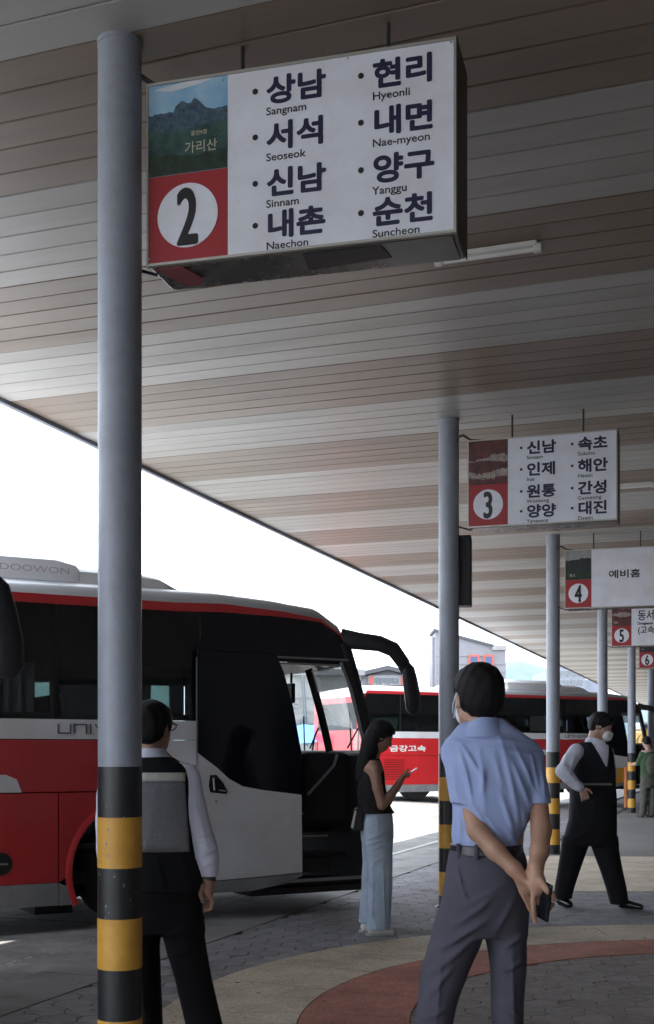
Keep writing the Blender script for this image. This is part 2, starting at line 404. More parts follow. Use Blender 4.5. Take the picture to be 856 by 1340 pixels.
# ------------------------------------------------------------------ poles
def pole_parts(lab, ztop, n_seg=40, details=False, first=False):
    e = empty('support_pole', (0, 0, 0), 0, lab, 'pole', 'canopy support poles in a row')
    r = .0895; n = 40
    MB().cyl((0, 0, ztop), (0, 0, CZ + .004), r, n=n).build('shaft', M_pole, e, smooth=True)
    MB().cyl((0, 0, CZ - .02), (0, 0, CZ + .003), r + .003, n=n).build('collar', M_pole, e, smooth=True)
    z = ztop; k = 0
    while z > .02:
        z0 = max(z - .207, 0)
        MB().cyl((0, 0, z0 + .0004), (0, 0, z), r + .0015 + (.0006 if k % 2 else 0), n=n).build('stripe', M_yellow if k % 2 else M_black, e, smooth=True)
        z = z0; k += 1
    MB().cyl((0, 0, 0), (0, 0, .018), r + .03, r + .022, n=n).build('base_flange', M_iron, e, smooth=True)
    return e
pl = ['nearest and widest grey pole, yellow and black stripes, in front of the red bus',
      'grey pole with a black box, beside the number 3 sign, left of the blue-shirted man',
      'striped grey support pole just left of the walking man in a black vest',
      'grey support pole whose foot is hidden behind the walking man in the black vest',
      'striped grey support pole between the walking man and the man in a green shirt',
      'farthest grey support pole, at the right edge behind the man in a green shirt']
tops = [1.296, 1.35, 1.37, 1.36, 1.36, 1.36]
poles = []
for i in range(6):
    e = pole_parts(pl[i], tops[i]); e.location = pt(i * SP, 0) + (Vector((-.022, 0, 0)) if i == 1 else Vector()); poles.append(e)
cm = MB(); rc_ = random.Random(5)      # chips and scuffs on the nearest pole's paint
for k in range(46):
    z = rc_.choice([rc_.uniform(.9, 1.29), rc_.uniform(.68, .88), rc_.uniform(1.3, 3.6)]); a = rc_.uniform(-2.7, -.4); w = rc_.uniform(.0015, .005); hgt = w * rc_.uniform(.7, 2.2)
    if z > 1.31: w *= .7
    pts_ = []
    for t in range(7):
        an = t / 7 * 2 * math.pi; rr_ = rc_.uniform(.6, 1.1); aa = a + math.cos(an) * w * rr_ / .09
        pts_.append(Vector((math.cos(aa) * .0925, math.sin(aa) * .0925, z + math.sin(an) * hgt * rr_)))
    bb = len(cm.v); cm.v += pts_; cm.f.append(tuple(bb + i for i in range(7)))
cm.build('paint_chips', M_chip, poles[0], kind='stuff')
# black box (loudspeaker) strapped behind the second pole
bx = empty('loudspeaker', pt(SP, 0, 2.66), PANG - math.pi / 2 + math.radians(10), 'tall black box mounted high on the back of the pole beside the number 3 sign', 'loudspeaker')
MB().box(-.05, .17, .07, .27, 0, .62).build('cabinet', M_box, bx, bevel=.012)
MB().box(-.04, .04, -.02, .08, .12, .16).box(-.04, .04, -.02, .08, .46, .50).build('bracket', M_iron, bx)
MB().box(-.035, .155, .272, .278, .03, .59).build('grille', M_iron, bx)

# ------------------------------------------------------------------ platform signs
def sign(n, p0, p1, zb, zt, num, lab, cols, picture, plain=None, detail=True):
    W = (p1 - p0).length; rz = math.atan2(p1.y - p0.y, p1.x - p0.x); H = zt - zb; T = .27
    e = empty('platform_sign', (p0.x, p0.y, zb), rz, lab, 'sign', 'numbered platform signs hanging from the canopy')
    MB().box(.004, W - .004, .006, T, .006, H - .004).build('case', M_steel, e, bevel=.004)
    fr = MB(); t = .018
    fr.box(0, W, -.004, .016, 0, t * .6).box(0, W, -.004, .016, H - t * .6, H).box(0, t * .45, -.004, .016, t * .6, H - t * .6).box(W - t * .45, W, -.004, .016, t * .6, H - t * .6)
    fr.build('face_frame', M_alu, e)
    MB().box(W + .0005, W + .004, -.003, T, 0, H).build('side_panel', mat('sign_side_dark', (.075, .065, .055), .5, metal=.3), e)
    cw = W * .276
    MB().box(cw, W - .01, -.001, .005, .012, H - .012).build('white_face', M_signwhite, e)
    MB().box(.009, cw - .001, -.001, .005, .012, H * .485).build('number_panel', M_signred, e)
    zc = H * .255; xc = cw * .51; ra = cw * .37
    d = MB(); d.prism([(xc + ra * math.cos(2 * math.pi * i / 48), zc + ra * 1.0 * math.sin(2 * math.pi * i / 48)) for i in range(48)], -.004, -.001).build('number_disc', M_signwhite, e)
    text(num, ra * 2.45, M_ink, e, (xc, -.0052, zc - ra * .88), 'number', bold=.007 * (ra / .13), sx=.58, align='CENTER')
    zp = H * .485
    def band(poly, m, name, dd): MB().prism(poly, -.001 - dd, .004 - dd).build(name, m, pic)
    pic = MB().box(.009, cw - .001, -.0006, .005, zp + .001, H - .012).build('photo_panel', picture[0], e)
    x0, x1 = .010, cw - .002; hh = H - .013 - zp
    def ridge(f0, amp, seed, m, nm, dd, peak=None):
        r_ = random.Random(seed); pts_ = [(x0, zp + .002)]; K = 26
        pts2 = []
        for i in range(K + 1):
            t_ = i / K; z = f0 + amp * (math.sin(t_ * 5 + seed) * .5 + r_.uniform(-.25, .25))
            if peak: z += peak[2] * max(max(0, 1 - abs(t_ - peak[0] + .07) / peak[1]) ** .6, .95 * max(0, 1 - abs(t_ - peak[0] - .09) / peak[1]) ** .6) + r_.uniform(-.01, .01)
            pts2.append((x0 + (x1 - x0) * t_, zp + hh * max(.02, min(.98, z))))
        band(pts_ + pts2 + [(x1, zp + .002)], m, nm, dd)
    kind = picture[1]
    if kind == 'peak':
        band([(x0 + .02, H - .03), (x0 + .16, H - .013), (x1 - .06, H - .013), (x1 - .12, H - .03), (x0 + .1, H - .045)], M_cloud, 'cloud', .0003)
        ridge(.66, .03, 2, mat('print_far_ridge', (.03, .08, .13), .45, col2=(.10, .18, .24), vscale=12), 'ridge', .0006, (.3, .2, .03))
        ridge(.67, .02, 5, M_ridge, 'peak', .0010, (.50, .12, .13))
        ridge(.5, .05, 3, M_forest, 'forest', .0014)
        ridge(.22, .06, 8, M_forest2, 'near_forest', .0018)
        text('가리산', .052, M_script, e, (cw * .47, -.0042, zp + hh * .22), 'mountain_name')
        text('홍천9경', .022, M_script, e, (cw * .55, -.0042, zp + hh * .40), 'small_script')
    else:
        for i, (f0, am, sd, mm) in enumerate(picture[2]): ridge(f0, am, sd, mm, 'picture_layer', .0005 * (i + 1))
        text(picture[3], .045, M_script, e, (cw * .1, -.0045, zp + hh * .12), 'picture_script', sx=1.0)
    for (cx_, rowsx) in cols:
        for (ko, en, fz) in rowsx:
            z = H * fz
            sz = .117
            text(ko, sz, M_navy, e, (W * cx_, -.0025, z + .002), 'place_name', bold=.0044, sx=1.16)
            if en: text(en, .043, M_ink, e, (W * cx_, -.0022, z - .052), 'place_name_latin', bold=.0004, sx=1.13)
            m = MB(); m.prism([(W * cx_ - .045 + .012 * math.cos(q), z + .05 + .012 * math.sin(q)) for q in [i * math.pi / 6 for i in range(12)]], -.0026, -.0008).build('bullet', M_ink, e)
    if plain:
        for (tx, cx_, z, sz, sxx) in plain: text(tx, sz, M_ink, e, (W * cx_, -.0025, H * z), 'lettering', bold=.003, sx=sxx)
    hz = CZ - zb
    for fx in (.29, .77): MB().cyl((W * fx, .13, H - .002), (W * fx, .13, hz), .0085, n=8).build('hanger_rod', M_iron, e)
    # brackets to the pole
    m = MB(); m.tube([(-.10, .02, H + .04), (-.04, -.0, H + .05), (.02, .03, H + .012), (.11, .04, H + .006)], [.012, .012, .01, .008], n=8)
    m.build('pole_bracket', M_iron, e)
    MB().cyl((-.10, .06, .03), (.02, .06, -.012), .007).build('lower_bracket', M_iron, e)
    u = MB(); u.box(.03, W - .02, .02, T - .02, -.004, .004).build('underside', M_steel, e)
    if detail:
        MB().prism([(.03, .022), (.15, .022), (.19, .16), (.16, .22), (.09, .22)], -.007, -.0042, 'z').build('red_reflection_patch', M_signred, e)  # dark red reflection in the steel underside, put in as a coloured patch
        MB().prism([(.66, .03), (.98, .03), (1.0, .15), (.64, .19)], -.007, -.0042, 'z').build('black_reflection_patch', M_box, e)  # black reflection in the underside, likewise a flat painted shape
        sc = MB()
        for (a_, b_) in ((.012, .03), (W - .02, H - .02), (cw - .02, H - .03), (cw + .5, H - .02)): sc.cyl((a_, -.001, b_), (a_, -.0065, b_), .004, n=8)
        sc.build('screws', M_alu, e)
    return e
L1, L2 = .402, .742
Z4 = (.805, .560, .312, .088)
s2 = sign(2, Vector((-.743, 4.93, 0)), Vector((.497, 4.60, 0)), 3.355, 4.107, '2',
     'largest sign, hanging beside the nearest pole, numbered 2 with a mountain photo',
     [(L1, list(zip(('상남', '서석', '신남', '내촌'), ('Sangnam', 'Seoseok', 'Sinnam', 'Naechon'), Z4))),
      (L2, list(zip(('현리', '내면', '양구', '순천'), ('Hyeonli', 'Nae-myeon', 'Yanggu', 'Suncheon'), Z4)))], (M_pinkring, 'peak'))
M_p3a = mat('print_dusk', (.10, .03, .03), .45, var=.6, vscale=9); M_p3b = mat('print_rock', (.30, .25, .24), .5, var=.5, vscale=18)
M_p4a = mat('print_grey_sky', (.28, .30, .31), .45, var=.3, vscale=9); M_p4b = mat('print_dark_wood', (.02, .025, .03), .45, var=.5, vscale=14)
off = Vector((.125, -.16, 0)); dv = Vector((math.cos(math.radians(-17.5)), math.sin(math.radians(-17.5)), 0))
q = pt(SP, 0) + off
sign(3, q, q + dv * 1.26, 3.30, 4.055, '3', 'sign numbered 3 with eight place names, beside the pole with the black box',
     [(L1, list(zip(('신남', '인제', '원통', '양양'), ('Sinnam', 'Inje', 'Wontong', 'Yangyang'), Z4))),
      (L2, list(zip(('속초', '해안', '간성', '대진'), ('Sokcho', 'Haean', 'Ganseong', 'Daejin'), Z4)))],
     (M_p3a, 'x', [(.62, .12, 4, M_p3b), (.52, .05, 6, M_p3a), (.30, .10, 3, M_p3b), (.16, .03, 9, M_p3a)], '가리산휴양'), detail=False)
q = pt(2 * SP, 0) + off
sign(4, q, q + dv * 1.26, 3.275, 4.055, '4', 'plain grey-white sign numbered 4 with three black letters in its middle', [],
     (M_p4a, 'x', [(.7, .06, 4, M_p4b), (.35, .12, 7, M_forest2)], '  용소'), plain=[('예비홈', .45, .50, .115, 1.3)], detail=False)
q = pt(3 * SP, 0) + off
sign(5, q, q + dv * 1.26, 3.27, 4.03, '5', 'sign numbered 5, cut by the right edge of the photo under the number 4 sign', [],
     (M_p3a, 'x', [(.6, .1, 5, M_p3b), (.45, .1, 2, M_p3a)], '팔봉'), plain=[('동서울', .36, .62, .2, .8), ('Dongseoul', .36, .50, .06, 1.0), ('(고속)', .36, .30, .15, .9)], detail=False)
q = pt(4 * SP, 0) + off
sign(6, q, q + dv * 1.26, 3.27, 4.03, '6', 'smallest sign, numbered 6, at the right edge beside the farthest pole', [],
     (M_p3a, 'x', [(.5, .1, 5, M_p4b)], '계곡'), detail=False)
# ------------------------------------------------------------------ buses
BD = Vector((.871, .49, 0)).normalized(); BL = Vector((-BD.y, BD.x, 0)); BANG = math.atan2(BD.y, BD.x)
R0 = Vector((-1.75, 9.2, 0))
def bu(px, py, out=0.0, R=R0):
    """photo column/row -> (forward, up) on the plane lying `out` metres outside the bus's right side"""
    k = (px - PX) / F; r = R - BL * out
    u = (k * r.y - r.x) / (BD.x - k * BD.y); Y = r.y + u * BD.y
    return u, CH + (HY - py) * Y / F
def bp(lst, out=0.0): return [bu(x, y, out) for x, y in lst]
B_red = mat('bus_red_paint', (.52, .024, .03), .28, var=.03, vscale=2, coat=.6, dirt=.12, dscale=1.5)
B_red2 = mat('bus_bright_red_paint', (.60, .02, .025), .28, var=.03, coat=.6, dirt=.1)
B_white = mat('bus_white_paint', (.76, .77, .81), .3, var=.03, vscale=2, coat=.5, dirt=.14, dscale=1.2)
B_silver = mat('bus_silver_roof', (.40, .42, .45), .3, metal=.35, var=.04, dirt=.12)
B_skirt = mat('bus_grey_skirt', (.27, .28, .30), .4, var=.06, dirt=.35, dscale=2)
B_blk = mat('bus_black_gloss', (.006, .007, .012), .09, var=.1, spec=.35)
B_trim = mat('rubber_trim', (.012, .012, .014), .6)
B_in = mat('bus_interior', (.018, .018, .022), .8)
B_chrome = mat('aluminium_rail', (.33, .33, .35), .35, metal=.7)
B_tyre = mat('tyre_rubber', (.018, .018, .018), .85, bump=.4)
B_rim = mat('wheel_rim', (.25, .25, .26), .4, metal=.8, dirt=.3)
G_tint = glass('tinted_glass', (.035, .045, .055))
G_side = glass('side_glass', (.52, .55, .57))
G_clear = glass('clear_glass', (.80, .86, .86))
B_curtain = mat('curtain_cloth', (.62, .60, .56), .9, var=.1, bump=.3)
B_letter = mat('bus_dark_letter', (.10, .11, .14), .35, metal=.3)
UR, UF = -6.65, 2.5; BWID = 2.25
ZS, ZW, ZT, ZR = .20, 1.61, 2.48, 2.55       # skirt, window sill, window top, red line top
def arch(uc, zc=.44, r=.55, z0=ZS, n=18, rev=False):
    a0 = math.asin((z0 - zc) / r); out = [(uc + r * math.cos(a), zc + r * math.sin(a)) for a in [math.pi - a0 + (2 * a0 - math.pi) * i / n for i in range(n + 1)]]
    return out[::-1] if rev else out
def make_bus(label, group, yellow=False, driver_detail=True):
    UR = -6.32 if yellow else -6.65
    e = empty('coach', R0.copy(), BANG, label, 'bus', group)
    def pr(poly, y0, y1, nm, m, bevel=.004, par=None, **kw): return MB().prism(poly, y0, y1).build(nm, m, par or e, bevel=bevel, **kw)
    UCF, UCR = .33, -4.75
    Zm = 1.056; Zk = .37
    # red middle panel, white fins, lower doors
    fin = [(-1.62, Zm + .004), (-.60, Zm + .004), bu(22, 1020), bu(8, 1014), (-1.25, 1.20)]
    rp = [(-3.2, Zm + .004), (-3.0, 1.455), bu(205, 969), bu(246, 1012)] + [(bu(262, 1037)[0] - .0, Zm + .004)]
    pr(rp, 0, .03, 'middle_panel', B_red)
    pr([(UR, Zm + .004), (-3.5, Zm + .004), (-3.85, 1.455), (UR, 1.455)], 0, .03, 'rear_middle_panel', B_red2)
    pr([(-3.497, Zm + .004), (-3.203, Zm + .004), (-3.003, 1.455), (-3.847, 1.455)], 0, .03, 'white_wedge', B_white)
    x1 = bu(262, 1037)[0]
    pr([(bu(205, 969)[0] + .004, 1.455), (x1, 1.455), (x1, bu(246, 1012)[1]), (bu(246, 1012)[0] + .004, bu(246, 1012)[1])], 0, .03, 'white_corner_panel', B_white)
    pr(fin, -.004, .001, 'white_fin', B_white, bevel=0)
    pr([(UR, 1.458), (x1, 1.458), (x1, ZW), (UR, ZW)], -.002, .03, 'white_band', B_white)
    us = bu(77, 1100)[0]
    for (a, b) in ((-3.05, -1.7), (-1.693, us - .004)):
        pr([(a, Zk + .004), (b, Zk + .004), (b, Zm - .004), (a, Zm - .004)], 0, .03, 'luggage_door', B_red)
        pr([(a, ZS), (b, ZS), (b, Zk), (a, Zk)], -.003, .03, 'skirt_panel', B_skirt)
    ar = [p for p in arch(UCF)]
    pr([(us + .004, Zk + .004)] + [(us + .004, Zm - .004), (.86, Zm - .004), (.885, .7)] + [p for p in ar[::-1] if p[1] > Zk + .004 and p[0] < .86][0:], 0, .03, 'wheel_arch_panel', B_red)
    pr([(us + .004, ZS), (us + .004, Zk)] + [p for p in ar if p[1] < Zk + .03 and p[0] < UCF][::-1], -.003, .03, 'skirt_panel', B_skirt, bevel=0)
    # arch lips
    for uc in (UCF, UCR):
        if yellow and uc == UCR:
            for side in (0, 1):
                y0 = .09 if side == 0 else BWID - .37; w = MB(); prof = [(.24, 0), (.40, .0), (.44, .03), (.45, .07), (.45, .21), (.44, .25), (.40, .28), (.24, .28)]
                w.grid([[(uc + r * math.cos(a), y0 + d, .45 + r * math.sin(a)) for r, d in prof] for a in [2 * math.pi * i / 40 for i in range(41)]]).build('wheel', B_tyre, e, smooth=True)
            continue
        rows = [[(uc + r * math.cos(a), y, .44 + r * math.sin(a)) for (r, y) in ((.548, .04), (.548, -.012), (.575, -.014), (.60, -.001))] for a in [math.pi * 1.14 - math.pi * 1.28 * i / 28 for i in range(29)]]
        MB().grid(rows).build('arch_lip', B_red, e, smooth=True)
        rows = [[(uc + .56 * math.cos(a), y, .44 + .56 * math.sin(a)) for y in (.0, .5)] for a in [math.pi * 1.13 - math.pi * 1.26 * i / 20 for i in range(21)]]
        MB().grid(rows).build('wheel_well', B_trim, e)
        for side in (0, 1):
            y0 = .09 if side == 0 else BWID - .37
            w = MB(); prof = [(.24, 0), (.40, .0), (.44, .03), (.45, .07), (.45, .21), (.44, .25), (.40, .28), (.24, .28)]
            w.grid([[(uc + r * math.cos(a), y0 + d, .45 + r * math.sin(a)) for r, d in prof] for a in [2 * math.pi * i / 40 for i in range(41)]])
            t = w.build('wheel', B_tyre, e, smooth=True)
            w = MB(); prof = [(0, .06), (.08, .05), (.09, .10), (.2, .12), (.24, .03), (.25, .0)]
            if side: prof = [(r, .28 - d) for r, d in prof]
            w.grid([[(uc + r * math.cos(a), y0 + d, .45 + r * math.sin(a)) for r, d in prof] for a in [2 * math.pi * i / 32 for i in range(33)]])
            w.build('rim', B_rim, t, smooth=True)
    # rear part of the lower side (bright red, louvre vent)
    ra = arch(UCR)
    if yellow: ra = [(UCR + .3, ZS), (UCR + .3, Zk), (UCR - .3, Zk), (UCR - .3, ZS)]
    pr([(UR, Zk + .004), (UR, Zm - .004), (-3.058, Zm - .004), (-3.058, Zk + .004)] + ([] if yellow else [p for p in ra[::-1] if p[1] > Zk + .004]), 0, .03, 'rear_lower_panel', B_red2)
    if yellow: pr([(UR, ZS), (UR, Zk), (-3.058, Zk), (-3.058, ZS)], -.003, .03, 'skirt_panel', B_skirt, bevel=0)
    else:
        pr([(UR, ZS), (UR, Zk)] + [p for p in ra if p[1] < Zk + .03 and p[0] < UCR], -.003, .03, 'skirt_panel', B_skirt, bevel=0)
        pr([p for p in ra if p[1] < Zk + .03 and p[0] > UCR] + [(-3.058, ZS), (-3.058, Zk)], -.003, .03, 'skirt_panel', B_skirt, bevel=0)
    lv = MB()
    for i in range(9): lv.box(-5.75, -5.2, -.010, .0, .50 + i * .055, .52 + i * .055)
    lv.build('louvre', mat('louvre_dark_red', (.25, .01, .012), .5), e, kind='stuff')
    for i in range(3): MB().box(UR + .03, UR + .40, -.012, .0, .86 + i * .06, .89 + i * .06).build('vent_slat', B_white, e)
    # glass band: black pillars and separate panes, see-through low openings
    pan = [(UR + .05, -5.3), (-5.28, -3.95), (-3.93, -2.6), (-2.58, -1.62), (-1.60, bu(72, 900)[0]), (bu(72, 900)[0] + .02, x1)]
    fr = MB(); fr.box(UR, x1, .004, .03, ZW + .003, ZW + .05).box(UR, x1, .004, .03, 2.03, ZT)
    for a, b in pan: fr.box(b - .035, b + .03, .0045, .0295, ZW + .05, 2.03)
    fr.box(UR, UR + .08, .0045, .0295, ZW + .05, 2.10)
    fr.build('window_frame', B_trim, e)
    for a, b in pan: MB().box(a + .004, b - .004, -.003, .003, ZW + .004, ZT).build('window', G_side, e)
    cu = MB(); rows = []
    for i in range(60):
        u_ = -1.38 + i * .0152; rows.append([(u_, .10 + .022 * math.sin(i * 1.05), 1.66), (u_, .10 + .022 * math.sin(i * 1.05), 2.08)])
    cu.grid(rows).build('curtain', B_curtain, e, smooth=True)
    # far side wall with a few unobstructed panes
    fs = MB(); holes = [(-4.7, -3.9), (-2.5, -2.15), (.12, .28), (1.27, 1.47)]
    fs.box(UR, 1.5, BWID - .03, BWID, ZS + .1, ZW + .1).box(UR, 2.2, BWID - .03, BWID, 2.02, ZT + .05)
    xs = [UR] + sum([[a, b] for a, b in sorted(holes)], []) + [1.62]
    for i in range(0, len(xs), 2): fs.box(xs[i], xs[i + 1], BWID - .03, BWID, ZW + .1, 2.02)
    fs.build('far_side', B_blk, e)
    for a, b in holes: MB().box(a, b, BWID - .02, BWID - .012, ZW + .1, 2.02).build('far_window', glass('green_glass', (.30, .38, .35)), e)
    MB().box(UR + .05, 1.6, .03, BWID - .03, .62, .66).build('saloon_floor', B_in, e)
    for i in range(9):
        for (ya, yb) in ((.16, .95), (1.3, 2.1)):
            u0 = -6.2 + i * .74
            if u0 > .4: continue
            m = MB(); m.box(u0, u0 + .5, ya, yb, .68, 1.05); m.box(u0 - .08, u0 + .06, ya, yb, 1.0, 1.80)
            m.build('seat', mat('seat_cloth', (.05, .035, .06), .9), e, bevel=.03)
    # red line and roof (lofted shell)
    def ztop(u): return np.interp(u, [UR, UR + .12, UR + .4, 1.05, 1.66, 1.95, 2.14, 2.24], [2.40, 2.60, 2.68, 2.69, 2.655, 2.615, 2.50, 2.35])
    st = [UR, UR + .05, UR + .12, UR + .25, UR + .5, -4, -2, 0, .6, 1.05, 1.35, 1.6, 1.8, 1.95, 2.05, 2.14, 2.19, 2.24]
    rows = []; rows2 = []
    for u in st:
        zt = float(ztop(u)); k = (zt - 2.30) / (2.675 - 2.30) if u > .9 else 1
        zb_ = ZR if u < 1.05 else ZR - (2.675 - zt) * 1.02
        if u <= UR + .25: zb_ = min(ZR, zt - .05)
        hgt = zt - zb_
        row = [(0, 0), (.03, .25), (.09, .6), (.28, 1.0), (1.1, 1.25), (BWID - .28, 1.0), (BWID - .09, .6), (BWID - .03, .25), (BWID, 0)]
        rows.append([(u + (.18 * math.sin(math.pi * y / BWID) if u > 1.9 else 0), y, zb_ + hgt * z) for y, z in row])
        zl = zb_ - .07 * float(np.interp(u, [1.0, 1.66, 1.95, 2.14, 2.24], [1, .62, .38, .2, .12]))
        rows2.append([(u, -.002, zl), (u, -.003, zb_), (u, .012, zb_ + .004)])
    MB().grid(rows).build('roof', B_silver, e, smooth=True)
    MB().grid(rows2[1:]).build('red_line', B_red, e)
    MB().grid([[(u, -.001, ZT - .4), (u, -.0015, float(np.interp(u, [0, 1.05, 1.66, 1.95, 2.14, 2.24], [ZT, ZT, 2.43, 2.375, 2.25, 2.14])))] for u in (x1, 1.05, 1.35)]).build('black_cove', B_blk, e)
    # roof ventilation box, air-conditioner with lettering
    def acbox(u0, u1, z1, m, nm, nose=.5):
        ry = [.40, .46, .60, BWID - .60, BWID - .46, BWID - .40]
        rows = []
        for u, k in ((u0, .0), (u0 + .08, .8), (u0 + .2, 1), (u1 - nose, 1), (u1 - nose * .45, .85), (u1 - .05, .3), (u1, 0)):
            zz = [2.66, 2.66 + (z1 - 2.66) * .75 * k, 2.66 + (z1 - 2.66) * k]
            rows.append([(u, ry[0], zz[0]), (u, ry[1], zz[1]), (u, ry[2], zz[2]), (u, ry[3], zz[2]), (u, ry[4], zz[1]), (u, ry[5], zz[0])])
        return MB().grid(rows).build(nm, m, e, smooth=True)
    acbox(-3.2, bu(224, 765)[0] + .32, 2.86, mat('ac_pale_grey', (.58, .59, .6), .4, dirt=.15), 'roof_unit')
    acbox(-2.9, bu(130, 765)[0] + .1, 2.96, B_white, 'air_conditioner', .3)
    text('DOOWON', .07, mat('letter_red_grey', (.5, .42, .44), .5), e, (bu(20, 742)[0] - .02, .405, 2.775), 'lettering', sx=1.6)
    MB().box(-2.6, .55, .30, .36, 2.675, 2.70).build('roof_rail', B_silver, e, bevel=.008)
    # front end: black upper shell, pillars, lower front, windshield
    u2 = 2.24
    pr([(x1 + .01, 2.13), (x1 + .01, ZT + .0), (1.05, ZT + .01), (1.66, 2.492), (1.95, 2.466), (2.14, 2.36), (u2 + .0, 2.215), (u2 + .02, 2.10)], .0, .03, 'upper_side_panel', B_blk)
    for zz, yy in ((2.145, -.012), (2.095, -.004)): MB().box(bu(362, 855)[0], 2.215 if zz > 2.1 else 2.16, yy, yy + .014, zz, zz + .016).build('door_rail', B_chrome, e, bevel=.003)
    pil = [bu(452, 850), bu(466, 852), bu(493, 985), bu(478, 985)]
    MB().tube([(2.18, .04, 2.30), (2.27, .04, 2.05), (2.38, .04, 1.70), (2.47, .04, 1.35), (2.53, .04, .9), (2.5, .04, .3)], [.07, .065, .06, .055, .05, .05], n=10, flat=.8).build('front_pillar', B_trim, e, smooth=True)
    MB().tube([(2.14, -.005, 2.13), (2.24, -.005, 1.90), (2.36, -.005, 1.48), (2.40, -.005, 1.33)], .016, n=8).build('pillar_trim', B_chrome, e, smooth=True)
    MB().tube([(2.18, BWID - .04, 2.30), (2.27, BWID - .04, 2.05), (2.38, BWID - .04, 1.70), (2.47, BWID - .04, 1.35)], .06, n=10, flat=.8).build('front_pillar', B_trim, e, smooth=True)
    def fx(y, z):     # front surface
        base_ = float(np.interp(z, [.25, .9, 1.35, 1.7, 2.05, 2.3], [2.5, 2.54, 2.47, 2.38, 2.27, 2.18])); return base_ + .20 * math.sin(math.pi * y / BWID)
    ys = [BWID * i / 14 for i in range(15)]
    MB().grid([[(fx(y, z), y, z) for y in ys] for z in (.22, .5, .9, 1.2, 1.34)]).build('front_panel', B_red, e, smooth=True)
    MB().grid([[(fx(y, z) + .004, y, z) for y in ys] for z in (2.12, 2.2, 2.3, 2.38)]).build('destination_header', B_blk, e, smooth=True)
    for (ya, yb) in ((.05, BWID / 2 - .025), (BWID / 2 + .025, BWID - .05)):
        MB().grid([[(fx(y, z), y, z) for y in [ya + (yb - ya) * i / 8 for i in range(9)]] for z in (1.34, 1.55, 1.75, 1.95, 2.13)]).build('windshield', G_clear, e, smooth=True)
    MB().tube([(fx(BWID / 2, z) + .005, BWID / 2, z) for z in (1.32, 1.5, 1.75, 1.95, 2.15)], .042, n=8, flat=.6).build('centre_post', B_trim, e, smooth=True)
    MB().tube([(fx(y, 1.36), y, 1.35) for y in ys], .03, n=8).build('windshield_sill', B_trim, e, smooth=True)
    # dashboard, steps, dark interior
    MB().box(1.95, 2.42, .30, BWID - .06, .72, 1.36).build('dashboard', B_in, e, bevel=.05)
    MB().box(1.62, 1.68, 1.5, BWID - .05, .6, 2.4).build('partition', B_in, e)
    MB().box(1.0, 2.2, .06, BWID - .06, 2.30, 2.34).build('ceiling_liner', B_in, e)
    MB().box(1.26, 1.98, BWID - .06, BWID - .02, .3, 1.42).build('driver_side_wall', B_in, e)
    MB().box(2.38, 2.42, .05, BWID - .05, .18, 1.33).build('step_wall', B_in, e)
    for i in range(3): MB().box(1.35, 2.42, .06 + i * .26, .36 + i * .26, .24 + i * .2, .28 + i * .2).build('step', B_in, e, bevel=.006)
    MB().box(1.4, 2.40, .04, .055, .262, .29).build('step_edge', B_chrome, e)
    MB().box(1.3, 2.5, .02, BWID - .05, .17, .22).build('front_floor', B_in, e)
    for z_ in (.62, .82): MB().box(1.75, 2.2, .33, .335, z_, z_ + .012).build('grab_strip', B_chrome, e)
    # sun blind, inner mirror, wipers, steering wheel, driver's seat
    MB().grid([[(fx(y, z) - .03, y, z) for y in (.1, .35, .6, .85, 1.02)] for z in (1.93, 2.02, 2.13)]).build('sun_blind', mat('sun_blind_film', (.05, .05, .055), .6, alpha=.78), e)
    MB().box(2.30, 2.34, 1.20, 1.32, 1.83, 2.02).box(2.31, 2.33, 1.235, 1.265, 2.02, 2.12).build('inner_mirror', B_trim, e, bevel=.01)
    for (ya, dy_) in ((.55, .28), (1.5, .25)):
        MB().tube([(fx(ya, 1.34) + .03, ya, 1.32), (fx(ya - .1, 1.5) + .04, ya - .10, 1.52), (fx(ya - dy_, 1.62) + .02, ya - dy_, 1.60), (fx(ya - .3, 1.75) + .03, ya - .12, 1.40)], .009, n=6).build('wiper', B_trim, e)
        MB().tube([(fx(ya + .05, 1.36) + .02, ya + .1, 1.34), (fx(ya, 1.6) + .02, ya + .02, 1.72)], .008, n=6).build('wiper_blade', B_trim, e)
    m = MB(); pts_ = [(1.98 + .08 * math.cos(a), 1.75 + .21 * math.sin(a), 1.42 + .1 * math.cos(a)) for a in [2 * math.pi * i / 20 for i in range(21)]]
    m.tube(pts_, .014, n=6, side=(1, 0, 0)).build('steering_wheel', B_trim, e, smooth=True)
    MB().box(1.3, 1.8, 1.45, 2.0, .75, 1.15).build('driver_seat', B_in, e, bevel=.05)
    MB().tube([(2.2, .16, 1.34), (2.17, .16, 1.25), (1.9, .14, 1.0)], .014, n=8).build('handrail', B_chrome, e, smooth=True)
    # opened plug door, standing proud of the side
    o_ = .06
    dl = bp([(259, 1166 + 7), (259, 848), (362, 853), (384, 930), (395, 1000), (396, 1162), (330, 1170)], o_)
    zc_ = 1.32
    low = bp([(259, 985), (285, 1005), (300, 1019), (318, 1029), (345, 1034), (395, 1040)], o_)
    blk = [bu(259, 850, o_), bu(362, 856, o_), bu(372, 880, o_), bu(384, 925, o_), bu(395, 985, o_)] + low[::-1]
    pr(blk, -o_, -o_ + .035, 'door_glass', B_blk, .004)
    bot = bp([(259, 1170), (330, 1166), (380, 1155), (396, 1146)], o_); skt = bp([(396, 1142), (330, 1149), (259, 1155)], o_)
